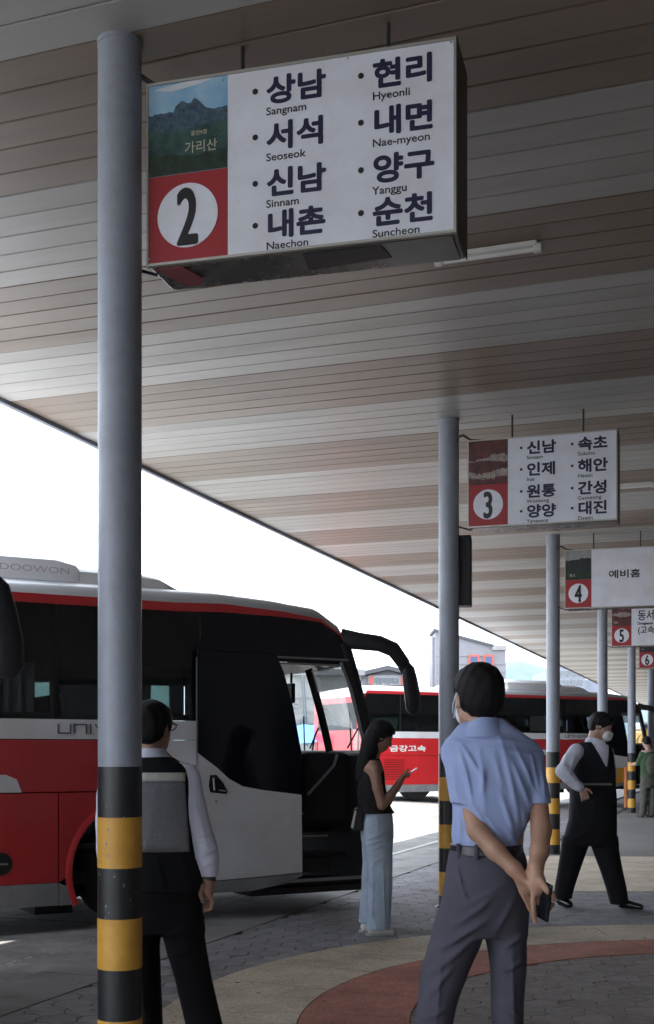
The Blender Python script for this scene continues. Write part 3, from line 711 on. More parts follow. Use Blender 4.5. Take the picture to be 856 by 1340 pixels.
    if yellow:
        mid_ = [(low[0][0], .80)]
        pr([(low[0][0], .72)] + low + [(low[-1][0], .72)], -o_, -o_ + .04, 'door_panel', B_white)
        pr([(low[0][0], .30), (low[0][0], .715), (low[-1][0], .715), (low[-1][0], .30)], -o_ - .001, -o_ + .04, 'yellow_door_panel', mat('bus_yellow', (.75, .36, .03), .35, coat=.4))
    else:
        pr(low + [(skt[0][0], skt[0][1] + .003)] + [(p[0], p[1] + .003) for p in skt[1:]], -o_, -o_ + .04, 'door_panel', B_white)
    pr(bot + [(p[0], p[1] - .003) for p in skt], -o_ - .002, -o_ + .04, 'door_skirt', B_skirt)
    hx = bp([(275, 1014), (283, 1014), (292, 1024), (298, 1036), (296, 1039), (275, 1037), (273, 1028)], o_)
    h1 = pr(hx, -o_ - .004, -o_ + .001, 'door_handle_recess', B_blk)
    MB().tube([bu(279, 1018, o_)[0:1] + (-o_ - .008,) + bu(279, 1018, o_)[1:], bu(280, 1034, o_)[0:1] + (-o_ - .012,) + bu(280, 1034, o_)[1:]], .008, n=6).build('door_handle', B_chrome, h1)
    MB().tube([bu(286, 1034, o_)[0:1] + (-o_ - .008,) + bu(286, 1034, o_)[1:], bu(295, 1035, o_)[0:1] + (-o_ - .008,) + bu(295, 1035, o_)[1:]], .006, n=6).build('door_handle', B_chrome, h1)
    kx, kz = bu(283, 1049, o_); MB().cyl((kx, -o_ - .006, kz), (kx, -o_ + .001, kz), .012, n=10).build('door_lock', B_chrome, e)
    MB().box(dl[0][0] - .012, dl[0][0] - .006, -o_ - .003, -o_ + .01, .21, 2.12).build('door_edge', B_chrome, e)
    # wing mirror on a swan-neck arm
    def mp(x, y, o): u, z = bu(x, y, o); return (u, -o, z)
    MB().tube([mp(446, 835, -.05), mp(470, 839, .05), mp(496, 842, .12), mp(515, 850, .15), mp(528, 868, .16), mp(534, 885, .16)], [.085, .075, .07, .07, .065, .045], n=12, flat=.55).build('mirror_arm', B_trim, e, smooth=True)
    MB().tube([mp(530, 866, .17), mp(534, 876, .17), mp(537, 892, .17), mp(540, 912, .17), mp(541, 928, .17), mp(541, 936, .17)], [.03, .065, .075, .08, .075, .03], n=14, flat=.55).build('mirror_head', M_box, e, smooth=True)
    MB().tube([mp(530, 882, .13), mp(534, 905, .13), mp(537, 930, .13)], [.012, .016, .012], n=8).build('mirror_glass', glass('mirror_edge', (.75, .78, .8)), e, smooth=True)
    MB().tube([mp(512, 856, .1), mp(519, 866, .1)], [.012, .018], n=8).build('small_mirror', B_trim, e, smooth=True)
    # emblem letters on the white band
    zc2, hh, tw = 1.505, .066, .010
    G = {'U': [[(0, 1), (0, 0), (1, 0), (1, 1)]], 'N': [[(0, 0), (0, 1), (1, 1), (1, 0)]], 'I': [[(.2, 0), (.2, 1)]], 'V': [[(0, 1), (.5, 0), (1, 1)]],
         'E': [[(1, 1), (0, 1), (0, 0), (1, 0)], [(0, .5), (.9, .5)]], 'R': [[(0, 0), (0, 1), (1, 1), (1, .5), (0, .5)], [(.5, .5), (1, 0)]], 'S': [[(1, 1), (0, 1), (0, .5), (1, .5), (1, 0), (0, 0)]]}
    ux = bu(76, 950)[0]
    for ch in 'UNIVERSE':
        w_ = .012 if ch == 'I' else .095; m = MB()
        for ln in G[ch]:
            pts_ = [(ux + a * w_, zc2 + b * hh) for a, b in ln]
            for (a, b), (c, d) in zip(pts_[:-1], pts_[1:]):
                dx, dz = c - a, d - b; L = math.hypot(dx, dz); nx, nz = -dz / L * tw / 2, dx / L * tw / 2; ex, ez = dx / L * tw / 2, dz / L * tw / 2
                m.prism([(a + nx - ex, b + nz - ez), (a - nx - ex, b - nz - ez), (c - nx + ex, d - nz + ez), (c + nx + ex, d + nz + ez)], -.006 - .0002 * len(m.f), -.0015)
        m.build('emblem_letter', B_letter, e); ux += w_ + .03
    text('금강고속', .155, mat('letter_white', (.8, .8, .76), .4), e, (-5.6, -.004, 1.16), 'company_name', bold=.006, sx=1.8)
    text('(주)', .13, mat('letter_white', (.8, .8, .76), .4), e, (-6.1, -.004, 1.16), 'company_name', bold=.003, sx=1.2)
    # fuel flap
    fx_, fz_ = bu(1, 1131); MB().cyl((fx_, -.006, fz_), (fx_, .0, fz_), .085, n=28).build('filler_cap', B_trim, e, smooth=True)
    MB().box(fx_ - .02, fx_ + .05, -.012, -.006, fz_ - .007, fz_ + .007).build('filler_handle', B_chrome, e, bevel=.002)
    # rear end, far lower side
    MB().box(UR - .03, UR, .0, BWID, .9, ZW).build('rear_panel', B_red2, e, bevel=.02)
    MB().box(UR - .03, UR, .0, BWID, ZS + .05, .895).build('rear_engine_lid', B_red2, e, bevel=.02)
    MB().box(UR - .035, UR - .004, .22, BWID - .22, ZW + .04, 2.28).build('rear_window', G_tint, e)
    m = MB(); m.box(UR - .028, UR, 0, .22, ZW, 2.42); m.box(UR - .028, UR, BWID - .22, BWID, ZW, 2.42); m.box(UR - .028, UR, .22, BWID - .22, 2.28, 2.42); m.box(UR - .028, UR, .22, BWID - .22, ZW, ZW + .04); m.build('rear_surround', B_red2, e)
    for y_ in (.12, BWID - .12): MB().box(UR - .045, UR - .02, y_ - .07, y_ + .07, 1.0, 1.4).build('tail_light', mat('tail_red', (.5, .02, .02), .2), e, bevel=.02)
    MB().box(UR, UF - .1, BWID - .03, BWID + .002, ZS, ZS + .12).build('far_skirt', B_skirt, e)
    MB().box(UR + .1, UF - .4, .1, BWID - .1, .34, .44).build('underframe', B_in, e)
    MB().box(bu(60, 1195)[0], bu(60, 1195)[0] + .3, .3, .8, .10, .34).build('exhaust_box', B_in, e)
    return e
bus = make_bus('large red and white coach parked close by, its front door open, behind the nearest pole', 'red and white coaches')
# the same coach type in other bays
def place_bus(front_xy, label, z=0.0, src=None):
    c = copy_tree(src or bus); c['label'] = label
    f0 = R0 + BD * 2.5
    c.location = R0 + Vector((front_xy[0] - f0.x, front_xy[1] - f0.y, z)); return c
bus_l = place_bus(((R0 + BD * 2.5).x - 2.17, (R0 + BD * 2.5).y - 5.1), 'coach outside the left edge of the photo, only its black wing mirror in view')
busy = make_bus('distant red and white coach seen full length behind the blue-shirted man', 'red and white coaches', yellow=True)
f0 = R0 + BD * 2.5
busy.location = R0 + Vector((8.5 - f0.x, 31.66 - f0.y, .25))

# ------------------------------------------------------------------ background
A_sid = mat('siding_pale', (.20, .20, .22), .6, var=.04, dirt=.12, dscale=.2)
A_white = mat('far_white_wall', (.27, .27, .27), .7, var=.06, dirt=.2, dscale=.15)
A_glass = mat('far_window_blue', (.02, .05, .13), .15)
A_dk = mat('far_dark_glass', (.08, .10, .12), .2)
A_roof = mat('far_dark_roof', (.07, .07, .075), .7)
A_salmon = mat('salmon_frame', (.42, .075, .05), .5)
def rot_empty(px, py, Y, rz, *a): 
    v = Wp(px, py, Y); return empty(a[0], (v.x, Y, 0), rz, *a[1:])
# tall panelled building with red-framed windows
Y = 62.0; w = lambda a: a * Y / F
e = rot_empty(570, 986, Y, 0, 'panelled_building', 'tall pale panelled building with two red-framed blue windows, above the blue-shirted man', 'building')
W_ = w(92); 
zt = lambda px: CH + (HY - (832 - 0 + (px - 570) * .246 - 3 if px < 646 else 849)) * Y / F
zA, zB = CH + w(986 - 826), CH + w(986 - 847)
MB().prism([(0, 0), (W_, 0), (W_, zB - .15), (w(76), zB - .15), (w(76), zB + .05), (0, zA)], 0, 2.5).build('wall', A_sid, e)
pm = MB(); z = .5
while z < zA - .6:
    xr = W_ - .02 if z + .55 < zB - .2 else min(w(76), w(76) * (zA - z - .6) / (zA - zB))
    if xr > .4: MB().box(.02, xr, -.035, .0, z, z + .30).build('siding_plank', A_sid, e, bevel=.01)
    z += .42
MB().prism([(-.1, zA), (w(76), zB + .02), (w(76), zB + .14), (-.1, zA + .14)], -.12, 2.6).build('roof_edge', A_roof, e)
MB().box(w(74), W_ + .05, -.12, 6, zB - .15, zB + .08).build('parapet', A_white, e)
for (a, b) in ((43, 57), (62, 76)):
    f = MB().box(w(a), w(b), -.10, -.036, CH + w(120), CH + w(986 - 857)).build('window', A_salmon, e)
    f = e.children[-1] if False else f
    z0, z1 = CH + w(104), CH + w(986 - 857)
    f.data = MB().box(w(a), w(b), -.10, -.036, z0, z1).mesh('window', A_salmon)
    MB().box(w(a + 2.5), w(b - 2.5), -.12, -.10, z0 + w(1.5), z1 - w(2.5)).build('pane', A_glass, f)
MB().box(-w(3), 0, .5, 2.4, 0, CH + w(986 - 833)).build('side_tower', A_sid, e)
# low dark-roofed shed in front of it
e = rot_empty(566, 986, 50, 0, 'low_shed', 'low dark-roofed shed at the foot of the pale panelled building', 'shed')
w = lambda a: a * 50 / F
MB().box(0, w(95), 0, 6, 0, CH + w(76)).build('wall', A_white, e)
MB().prism([(-w(4), CH + w(76)), (w(97), CH + w(76)), (w(103), CH + w(70)), (w(96), CH + w(80)), (-w(4), CH + w(80))], -.4, 6.4).build('roof', A_roof, e)
# gabled warehouse with a banner
Y = 70.0; w = lambda a: a * Y / F
e = rot_empty(474, 986, Y, 0, 'gabled_warehouse', 'grey gabled warehouse with a white banner under its eaves, seen beneath the wing mirror', 'building')
W_ = w(62); zE, zG = CH + w(986 - 886), CH + w(986 - 877)
MB().prism([(0, 0), (W_, 0), (W_, zE), (w(33), zG), (0, zE)], 0, 18).build('wall', A_sid, e)
MB().prism([(-.3, zE), (w(33), zG), (W_ + .3, zE), (W_ + .3, zE + .25), (w(33), zG + .25), (-.3, zE + .25)], -.5, 18).build('roof', A_roof, e)
for i in range(30): MB().box(.2 + i * W_ / 30.5, .2 + i * W_ / 30.5 + .045, -.05, 0, 0, CH + w(986 - 896)).build('cladding_rib', A_white, e)
b_ = MB().box(w(8), w(55), -.25, -.1, CH + w(986 - 897), CH + w(986 - 884)).build('banner', A_white, e)
text('제일직업학교', w(8.2), A_dk, b_, (w(15), -.27, CH + w(91.5)), 'banner_lettering', bold=.025, sx=.72)
MB().box(w(9), w(14), -.28, -.25, CH + w(90), CH + w(101)).build('banner_emblem', A_salmon, b_)
MB().box(w(50), w(54.5), -.28, -.25, CH + w(90), CH + w(101)).build('banner_emblem', A_salmon, b_)
# grey-white industrial building seen through the bus's windshield
Y = 58.0; w = lambda a: a * Y / F
e = rot_empty(330, 986, Y, 0, 'industrial_building', 'grey industrial building with long windows, seen through the open bus door', 'building')
W_ = w(142); zt_ = CH + w(986 - 884)
MB().box(0, W_, 0, 20, 0, zt_).build('wall', A_white, e)
MB().box(-.2, W_ + .2, -.3, 20, zt_, zt_ + .3).build('roof', A_sid, e)
for zz in (CH + w(72), CH + w(38), CH + w(53)): MB().box(0, W_, -.08, 0, zz, zz + .09).build('string_course', A_sid, e)
for (a, b, c, d) in ((34, 62, 60, 68), (82, 100, 62, 70), (60, 66, 20, 44), (84, 110, 26, 34), (10, 28, 60, 68), (104, 128, 60, 70), (112, 130, 22, 34)):
    f = MB().box(w(a), w(b), -.12, -.0, CH + w(c), CH + w(d)).build('window', A_sid, e)
    n_ = max(1, int((b - a) / 8))
    for i in range(n_):
        q0 = w(a) + (w(b) - w(a)) * i / n_; q1 = w(a) + (w(b) - w(a)) * (i + 1) / n_
        MB().box(q0 + .08, q1 - .08, -.15, -.12, CH + w(c) + .1, CH + w(d) - .1).build('pane', A_dk, f)
MB().tube([(w(72), -.3, CH + w(10)), (w(69), -.3, CH + w(60)), (w(66), -.3, zt_)], .08, n=6).build('drain_pipe', A_dk, e)
# blue tarpaulin stall
v = Wp(408, 986, 30); e = empty('tarpaulin_shelter', (v.x, 30, .25), .25, 'bright blue tarpaulin shelter seen through the open bus door', 'tarpaulin')
w = lambda a: a * 30 / F
rows = []
for i in range(13):
    x = -w(34) + w(68) * i / 12; rows.append([(x, y, CH - .25 + w(38) - (abs(i - 5) * .01) * 1.0 - (.55 * (k / 6) if k < 3 else .55 * ((6 - k) / 6)) * 0 - .45 * abs(k - 3) / 3 - .015 * math.sin(i * 2 + k)) for k, y in enumerate([-.9, -.6, -.3, 0, .3, .6, .9])])
MB().grid(rows).build('tarpaulin', mat('tarp_blue', (.06, .22, .50), .55, var=.1, bump=.4, bscale=5), e, smooth=True)
for sx_ in (-1, 1):
    for sy_ in (-1, 1): MB().cyl((sx_ * w(32), sy_ * .85, -.1), (sx_ * w(32), sy_ * .85, CH - .25 + w(26)), .03, n=6).build('leg', A_dk, e)
# apartments
Y = 260.0; w = lambda a: a * Y / F
e = rot_empty(727, 986, Y, 0, 'apartment_block', 'pale blue-grey apartment block under the canopy edge, right of the hill', 'building')
A_ap = mat('apartment_wall', (.16, .18, .22), .7)
MB().box(0, w(40), 0, 30, 0, CH + w(986 - 872)).build('wall', A_ap, e)
MB().box(w(40), w(75), 4, 34, 0, CH + w(986 - 888)).build('wing_wall', A_ap, e)
for r_ in range(3):
    for c_ in range(4):
        f = MB().box(w(3 + c_ * 9), w(9 + c_ * 9), -.3, 0, CH + w(84 + r_ * 12 - 6), CH + w(91 + r_ * 12 - 6)).build('window', A_white, e)
        MB().box(w(3.8 + c_ * 9), w(8.2 + c_ * 9), -.5, -.3, CH + w(79 + r_ * 12), CH + w(84 + r_ * 12)).build('pane', A_dk, f)
# yellow and white minibus at the far right
v = Wp(862, 986, 52); e = empty('minibus', (v.x, 52, 0), 0, 'small yellow and white minibus at the right edge, beyond the man in green', 'minibus')
w = lambda a: a * 52 / F
MB().box(-w(22), w(22), 0, 1.9, .5, CH + w(31)).build('body', mat('minibus_yellow', (.75, .42, .08), .4), e, bevel=.12)
MB().box(-w(21.5), w(21.5), .05, 1.85, CH + w(31.2), CH + w(41)).build('roof', B_white, e, bevel=.12)
for i in range(4): MB().box(-w(19) + i * w(10), -w(11) + i * w(10), .02, .06, CH + w(32.5), CH + w(38)).build('window', A_dk, e)
for x_ in (-w(14), w(14)): MB().cyl((x_, -.03, .36), (x_, .25, .36), .36, n=20).build('wheel', B_tyre, e, smooth=True)
# orange guard post beside the fifth pole
v = Wp(819.5, 1058, 0) if False else Vector(((819.3 - PX) / F * 29.2, 29.2, 0))
e = empty('guard_post', (v.x, v.y, 0), 0, 'slim orange guard post just left of the pole behind the walking man', 'post')
MB().cyl((0, 0, 0), (0, 0, 1.02), .05, n=14).build('post', mat('orange_paint', (.55, .19, .06), .5, dirt=.3), e, smooth=True)
MB().cyl((0, 0, 0), (0, 0, .03), .1, n=14).build('foot', M_iron, e)
# hills
hl = MB(); rows = []
rh = random.Random(11)
Yh = 2600
prof = [(300, 940), (380, 935), (430, 940), (480, 925), (520, 912), (545, 905), (570, 900), (600, 890), (640, 874), (660, 866), (680, 864), (700, 868), (725, 878), (760, 900), (800, 915), (850, 925), (900, 935), (1100, 950)]
xs_ = np.linspace(-200, 1200, 90); hz_ = np.interp(xs_, [p[0] for p in prof], [p[1] for p in prof])
for j, (dy, k) in enumerate(((0, 0), (150, .35), (300, .62), (500, .85), (800, 1.0), (1300, .7), (2000, 0))):
    rows.append([(((x - PX) / F) * Yh * (1 + dy / Yh), Yh + dy, max(-5, (CH + (HY - y + rh.uniform(-1.2, 1.2)) / F * (Yh + 800)) * k + (rh.uniform(-7, 7) if 0 < k < 1 else 0))) for x, y in zip(xs_, hz_)])
hl.grid(rows).build('hills', mat('hill_forest', (.022, .042, .040), .95, var=.3, vscale=.02), smooth=True, kind='structure')
# ------------------------------------------------------------------ unseen station building, added to give the coaches something darker than sky to reflect
st = empty('added_station_building', pt(0, -9.6), PANG, 'long unseen station building added behind the platform for darker reflections, outside the right edge of the photo', 'building')
MB().box(-34, 100, -4, 0, 0, CZ - .02).build('wall', mat('added_station_wall', (.34, .32, .30), .6, dirt=.2), st)
for i in range(20):
    MB().box(-30 + i * 4, -27.2 + i * 4, .0, .03, .1, 2.6).build('added_glazed_door', mat('added_station_glass', (.02, .022, .025), .12), st)
    MB().box(-30 + i * 4, -27.2 + i * 4, .03, .05, 2.6, 2.7).build('added_door_head', M_iron, st)

# ------------------------------------------------------------------ people: fields of tapered forms turned into smooth meshes
class Field:
    def __init__(s, lo, hi, h):
        s.lo = np.array(lo, float); s.h = h; s.n = np.ceil((np.array(hi) - s.lo) / h).astype(int) + 1
        s.ax = [(s.lo[i] + h * np.arange(s.n[i])).astype(np.float32) for i in range(3)]
        s.D = np.full(s.n, 1.0, np.float32)
    def sub(s, lo, hi):
        sl = []
        for i in range(3):
            a = int(max(0, math.floor((lo[i] - s.lo[i]) / s.h))); b = int(min(s.n[i], math.ceil((hi[i] - s.lo[i]) / s.h) + 1))
            if b <= a: return None
            sl.append(slice(a, b))
        return tuple(sl)
    def g(s, sl): return (s.ax[0][sl[0]][:, None, None], s.ax[1][sl[1]][None, :, None], s.ax[2][sl[2]][None, None, :])
    def put(s, lo, hi, fn, k, cut=False):
        m = k + 2.5 * s.h; sl = s.sub([v - m for v in lo], [v + m for v in hi])
        if sl is None: return
        x, y, z = s.g(sl); d = fn(x, y, z); a = s.D[sl]
        if cut: d = -d; h_ = np.maximum(k - np.abs(a - d), 0) / max(k, 1e-6); s.D[sl] = np.maximum(a, d) + h_ * h_ * k * .25
        else: h_ = np.maximum(k - np.abs(a - d), 0) / max(k, 1e-6); s.D[sl] = np.minimum(a, d) - h_ * h_ * k * .25
    def rc(s, a, b, ra, rb, k=.01, fx=1.0, cut=False):
        a = np.array(a, float); b = np.array(b, float); r = max(ra, rb); ba = b - a; L = max((ba ** 2).sum(), 1e-9)
        def fn(x, y, z):
            px, py, pz = x - a[0], y - a[1], z - a[2]
            t = np.clip((px * ba[0] + py * ba[1] + pz * ba[2]) / L, 0, 1)
            return np.sqrt((px - t * ba[0]) ** 2 + (py - t * ba[1]) ** 2 + (pz - t * ba[2]) ** 2) - (ra + (rb - ra) * t)
        s.put(np.minimum(a, b) - r, np.maximum(a, b) + r, fn, k, cut); return s
    def chain(s, pts, rs, k=.008):
        for i in range(len(pts) - 1): s.rc(pts[i], pts[i + 1], rs[i], rs[i + 1], k)
        return s
    def ell(s, c, r, k=.01, R=None, cut=False):
        c = np.array(c, float); r = np.array(r, float); R = np.eye(3) if R is None else np.array(R); m = r.max()
        def fn(x, y, z):
            px, py, pz = x - c[0], y - c[1], z - c[2]
            u = (px * R[0][0] + py * R[1][0] + pz * R[2][0]) / r[0]; v = (px * R[0][1] + py * R[1][1] + pz * R[2][1]) / r[1]; w = (px * R[0][2] + py * R[1][2] + pz * R[2][2]) / r[2]
            q = np.sqrt(u * u + v * v + w * w); g = np.sqrt((u / r[0]) ** 2 + (v / r[1]) ** 2 + (w / r[2]) ** 2) + 1e-6
            return q * (q - 1) / g
        s.put(c - m, c + m, fn, k, cut); return s
    def loft(s, rings, k=.01, e=2.0, yaw=0.0, cut=False):
        """rings: (z, cx, cy, rx, ry) from any order, upright elliptical sections, optionally turned by yaw"""
        rings = sorted(rings); A = np.array(rings, float); z0, z1 = A[0, 0], A[-1, 0]; m = A[:, 3:5].max()
        lo = [A[:, 1].min() - m, A[:, 2].min() - m, z0]; hi = [A[:, 1].max() + m, A[:, 2].max() + m, z1]
        cs, sn = math.cos(yaw), math.sin(yaw)
        def fn(x, y, z):
            zz = z.ravel(); zt_ = np.clip(zz, z0, z1)
            def I(c):
                v = np.interp(zt_, A[:, 0], A[:, c]); w_ = 0.012
                v = (v + np.interp(np.clip(zt_ - w_, z0, z1), A[:, 0], A[:, c]) + np.interp(np.clip(zt_ + w_, z0, z1), A[:, 0], A[:, c])) / 3; return v.astype(np.float32)[None, None, :]
            cx, cy, rx, ry = I(1), I(2), I(3), I(4)
            u = ((x - cx) * cs + (y - cy) * sn) / rx; v = (-(x - cx) * sn + (y - cy) * cs) / ry
            q = (np.abs(u) ** e + np.abs(v) ** e) ** (1 / e)
            d = (q - 1) * np.minimum(rx, ry) * np.where(q > 0, 1, 1)
            dz = np.maximum(z0 - z, z - z1)
            return np.maximum(d, dz) + 0 * x
        s.put(lo, hi, fn, k, cut); return s
    def folds(s, lines, w=.012, amp=.006, ylo=-9, yhi=9):
        """creases: ridges along lines drawn on the x-z plane of the garment's near (or far) side"""
        for ln in lines:
            (x0, z0), (x1, z1) = ln[0], ln[1]; ww = ln[2] if len(ln) > 2 else w; am = ln[3] if len(ln) > 3 else amp
            m = ww * 3; sl = s.sub((min(x0, x1) - m, ylo, min(z0, z1) - m), (max(x0, x1) + m, yhi, max(z0, z1) + m))
            if sl is None: continue
            x, y, z = s.g(sl); dx, dz = x1 - x0, z1 - z0; L = dx * dx + dz * dz
            t = np.clip(((x - x0) * dx + (z - z0) * dz) / L, 0, 1); d2 = (x - x0 - t * dx) ** 2 + (z - z0 - t * dz) ** 2
            e_ = np.sin(np.pi * (0.08 + .84 * t)); s.D[sl] -= (am * np.exp(-d2 / ww ** 2) * e_).astype(np.float32)
        return s
    def wob(s, amp, fx, fy, fz, ph=0.0):
        x, y, z = s.g((slice(None),) * 3)
        s.D += (amp * np.sin(x * fx + 1.7 * np.sin(z * fz * .6 + ph) + ph) * np.sin(y * fy + z * fz + ph * 2)).astype(np.float32); return s
    def clip(s, fn):
        x, y, z = s.g((slice(None),) * 3); s.D = np.maximum(s.D, fn(x, y, z)).astype(np.float32); return s
    def build(s, name, m, parent, relax=1, **kw):
        D = s.D; n = s.n
        D[0] = D[-1] = 1; D[:, 0] = D[:, -1] = 1; D[:, :, 0] = D[:, :, -1] = 1
        I = D < 0; c = np.zeros((n[0] - 1, n[1] - 1, n[2] - 1), np.int8)
        for i in (0, 1):
            for j in (0, 1):
                for k in (0, 1): c += I[i:n[0] - 1 + i, j:n[1] - 1 + j, k:n[2] - 1 + k]
        act = (c > 0) & (c < 8); idx = -np.ones(act.shape, np.int64); ii = np.argwhere(act); idx[act] = np.arange(len(ii))
        acc = np.zeros((len(ii), 3)); cnt = np.zeros(len(ii)); i0, j0, k0 = ii.T
        corners = [(a, b, c_) for a in (0, 1) for b in (0, 1) for c_ in (0, 1)]
        for ca in corners:
            for ax in range(3):
                if ca[ax]: continue
                cb = list(ca); cb[ax] = 1
                da = D[i0 + ca[0], j0 + ca[1], k0 + ca[2]]; db = D[i0 + cb[0], j0 + cb[1], k0 + cb[2]]
                mk = (da < 0) != (db < 0); t = np.where(mk, da / np.where(mk, da - db, 1), 0)
                p = np.tile(np.array(ca, float), (len(ii), 1)); p[:, ax] += t
                acc[mk] += p[mk]; cnt[mk] += 1
        V = (acc / cnt[:, None] + ii) * s.h + s.lo
        faces = []
        for ax in range(3):
            o1, o2 = [q for q in range(3) if q != ax]
            A_ = [slice(0, n[q]) for q in range(3)]; A_[ax] = slice(0, n[ax] - 1); B_ = list(A_); B_[ax] = slice(1, n[ax])
            ch = I[tuple(A_)] != I[tuple(B_)]; e = np.argwhere(ch); e = e[(e[:, o1] > 0) & (e[:, o2] > 0) & (e[:, o1] < n[o1] - 1) & (e[:, o2] < n[o2] - 1)]
            ins = I[e[:, 0], e[:, 1], e[:, 2]]
            q = []
            for (a, b) in ((0, 0), (1, 0), (1, 1), (0, 1)):
                f = e.copy(); f[:, o1] -= a; f[:, o2] -= b; q.append(idx[f[:, 0], f[:, 1], f[:, 2]])
            q = np.stack(q, 1); fl = ins if ax != 1 else ~ins; q[~fl] = q[~fl][:, ::-1]
            faces.append(q)
        Fq = np.concatenate(faces); Fq = Fq[(Fq >= 0).all(1)][:, ::-1]
        for _ in range(relax):
            sm = np.zeros_like(V); ct = np.zeros(len(V))
            for a in range(4):
                b = (a + 1) % 4; np.add.at(sm, Fq[:, a], V[Fq[:, b]]); np.add.at(sm, Fq[:, b], V[Fq[:, a]]); np.add.at(ct, Fq[:, a], 1); np.add.at(ct, Fq[:, b], 1)
            V = V * .5 + .5 * sm / ct[:, None]
        me = bpy.data.meshes.new(name); me.vertices.add(len(V)); me.vertices.foreach_set('co', V.astype(np.float32).ravel())
        me.loops.add(len(Fq) * 4); me.loops.foreach_set('vertex_index', Fq.ravel().astype(np.int32)); me.polygons.add(len(Fq))
        me.polygons.foreach_set('loop_start', np.arange(0, len(Fq) * 4, 4, dtype=np.int32)); me.update(calc_edges=True)
        me.materials.append(m); me.shade_smooth()
        o = bpy.data.objects.new(name, me); COL.objects.link(o); o.parent = parent
        for k_, v_ in kw.items(): o[k_] = v_
        return o

def frame(yaw, pitch=0.0, roll=0.0):
    """columns right, forward, up; yaw 0 faces away from the camera (+y), +90 deg faces left"""
    return np.array((Matrix.Rotation(yaw, 3, 'Z') @ Matrix.Rotation(-pitch, 3, 'X') @ Matrix.Rotation(roll, 3, 'Y')))
def head(Fd, c, R, s=1.0, neck=None, nr=.054):
    T = lambda p: np.array(c) + s * (R @ np.array(p)); k = .02 * s
    Fd.ell(T((0, -.012, .028)), np.array((.074, .094, .084)) * s, k, R); Fd.ell(T((0, .028, -.03)), np.array((.062, .060, .080)) * s, k, R)
    Fd.ell(T((0, .050, -.088)), np.array((.030, .030, .024)) * s, .03 * s, R); Fd.rc(T((-.05, .0, -.07)), T((-.015, .05, -.095)), .018 * s, .014 * s, .02 * s); Fd.rc(T((.05, .0, -.07)), T((.015, .05, -.095)), .018 * s, .014 * s, .02 * s)
    Fd.rc(T((0, .080, .010)), T((0, .101, -.033)), .009 * s, .014 * s, .010 * s)
    for q in (-1, 1):
        Fd.ell(T((q * .014, .092, -.037)), np.array((.009, .011, .008)) * s, .006, R)
        Fd.ell(T((q * .030, .086, .006)), np.array((.017, .012, .011)) * s, .008, R, cut=True)
        Fd.ell(T((q * .030, .073, .005)), np.array((.013, .013, .009)) * s, .003, R)
        Fd.rc(T((q * .014, .084, .026)), T((q * .046, .072, .026)), .008 * s, .006 * s, .010)
        Fd.ell(T((q * .076, -.010, -.012)), np.array((.009, .020, .032)) * s, .006, R); Fd.ell(T((q * .080, -.006, -.010)), np.array((.005, .010, .018)) * s, .004, R, cut=True)
    Fd.ell(T((0, .082, -.062)), np.array((.024, .012, .006)) * s, .006, R); Fd.ell(T((0, .080, -.072)), np.array((.020, .012, .007)) * s, .006, R)
    if neck is not None: Fd.rc(T((0, -.022, -.06)), neck, nr * s, nr * 1.12 * s, .03)
def eyes(parent, c, R, s=1.0):
    T = lambda p: Vector(np.array(c) + s * (R @ np.array(p)))
    for q in (-1, 1):
        MB().grid([[T((q * .030 + .009 * math.sin(b) * math.cos(a), .080 + .006 * math.cos(b), .005 + .005 * math.sin(b) * math.sin(a))) for b in [math.pi / 2 * j / 4 for j in range(5)]] for a in [2 * math.pi * i / 10 for i in range(11)]]).build('eye', mat('eye_dark', (.015, .01, .01), .2), parent, smooth=True)

def skin_mat(name, col):
    m = mat(name, col, .5, var=.10, vscale=12, bump=.25, bscale=140); b = m.node_tree.nodes['Principled BSDF']
    b.inputs['Subsurface Weight'].default_value = .08; b.inputs['Subsurface Radius'].default_value = (.02, .008, .005); return m
def cloth(name, col, col2=None, var=.08, bump=.35, bs=350, rough=.85, vs=10): return mat(name, col, rough, var=var, vscale=vs, bump=bump, bscale=bs, col2=col2, spec=.25)
H_hair = mat('black_hair', (.008, .007, .008), .62, spec=.22, var=.3, vscale=30, bump=1.0, bscale=55, stretch=(6, 6, .9))
SK = skin_mat('skin_tan', (.40, .225, .155)); SK2 = skin_mat('skin_light', (.42, .26, .20))
SH = mat('black_shoe_leather', (.012, .012, .013), .25, coat=.3)

class Fig:
    """keeps the photo-measured outline of one figure: photo pixels at the figure's own distance -> local metres"""
    def __init__(s, x, Y, label, h, rz=0.0):
        s.s = F / Y; s.x = x; s.Y = Y; s.e = empty('person', ((x - PX) / s.s, Y, 0), 0, label, 'person'); s.h = h
    def p(s, x, y, d=0.0): return ((x - s.x) / s.s, d, CH + (HY - y) / s.s)
    def ring(s, y, xl, xr, ry, d=0.0): return (CH + (HY - y) / s.s, ((xl + xr) / 2 - s.x) / s.s, d, (xr - xl) / 2 / s.s, ry)
    def field(s, x0, y0, x1, y1, d0, d1, h=None):
        a = s.p(x0, y1, d0); b = s.p(x1, y0, d1); return Field(a, b, h or s.h)
    def xz(s, l): return [((s.p(a, b)[0], s.p(a, b)[2]), (s.p(c, d)[0], s.p(c, d)[2])) + tuple(r) for (a, b, c, d, *r) in l]

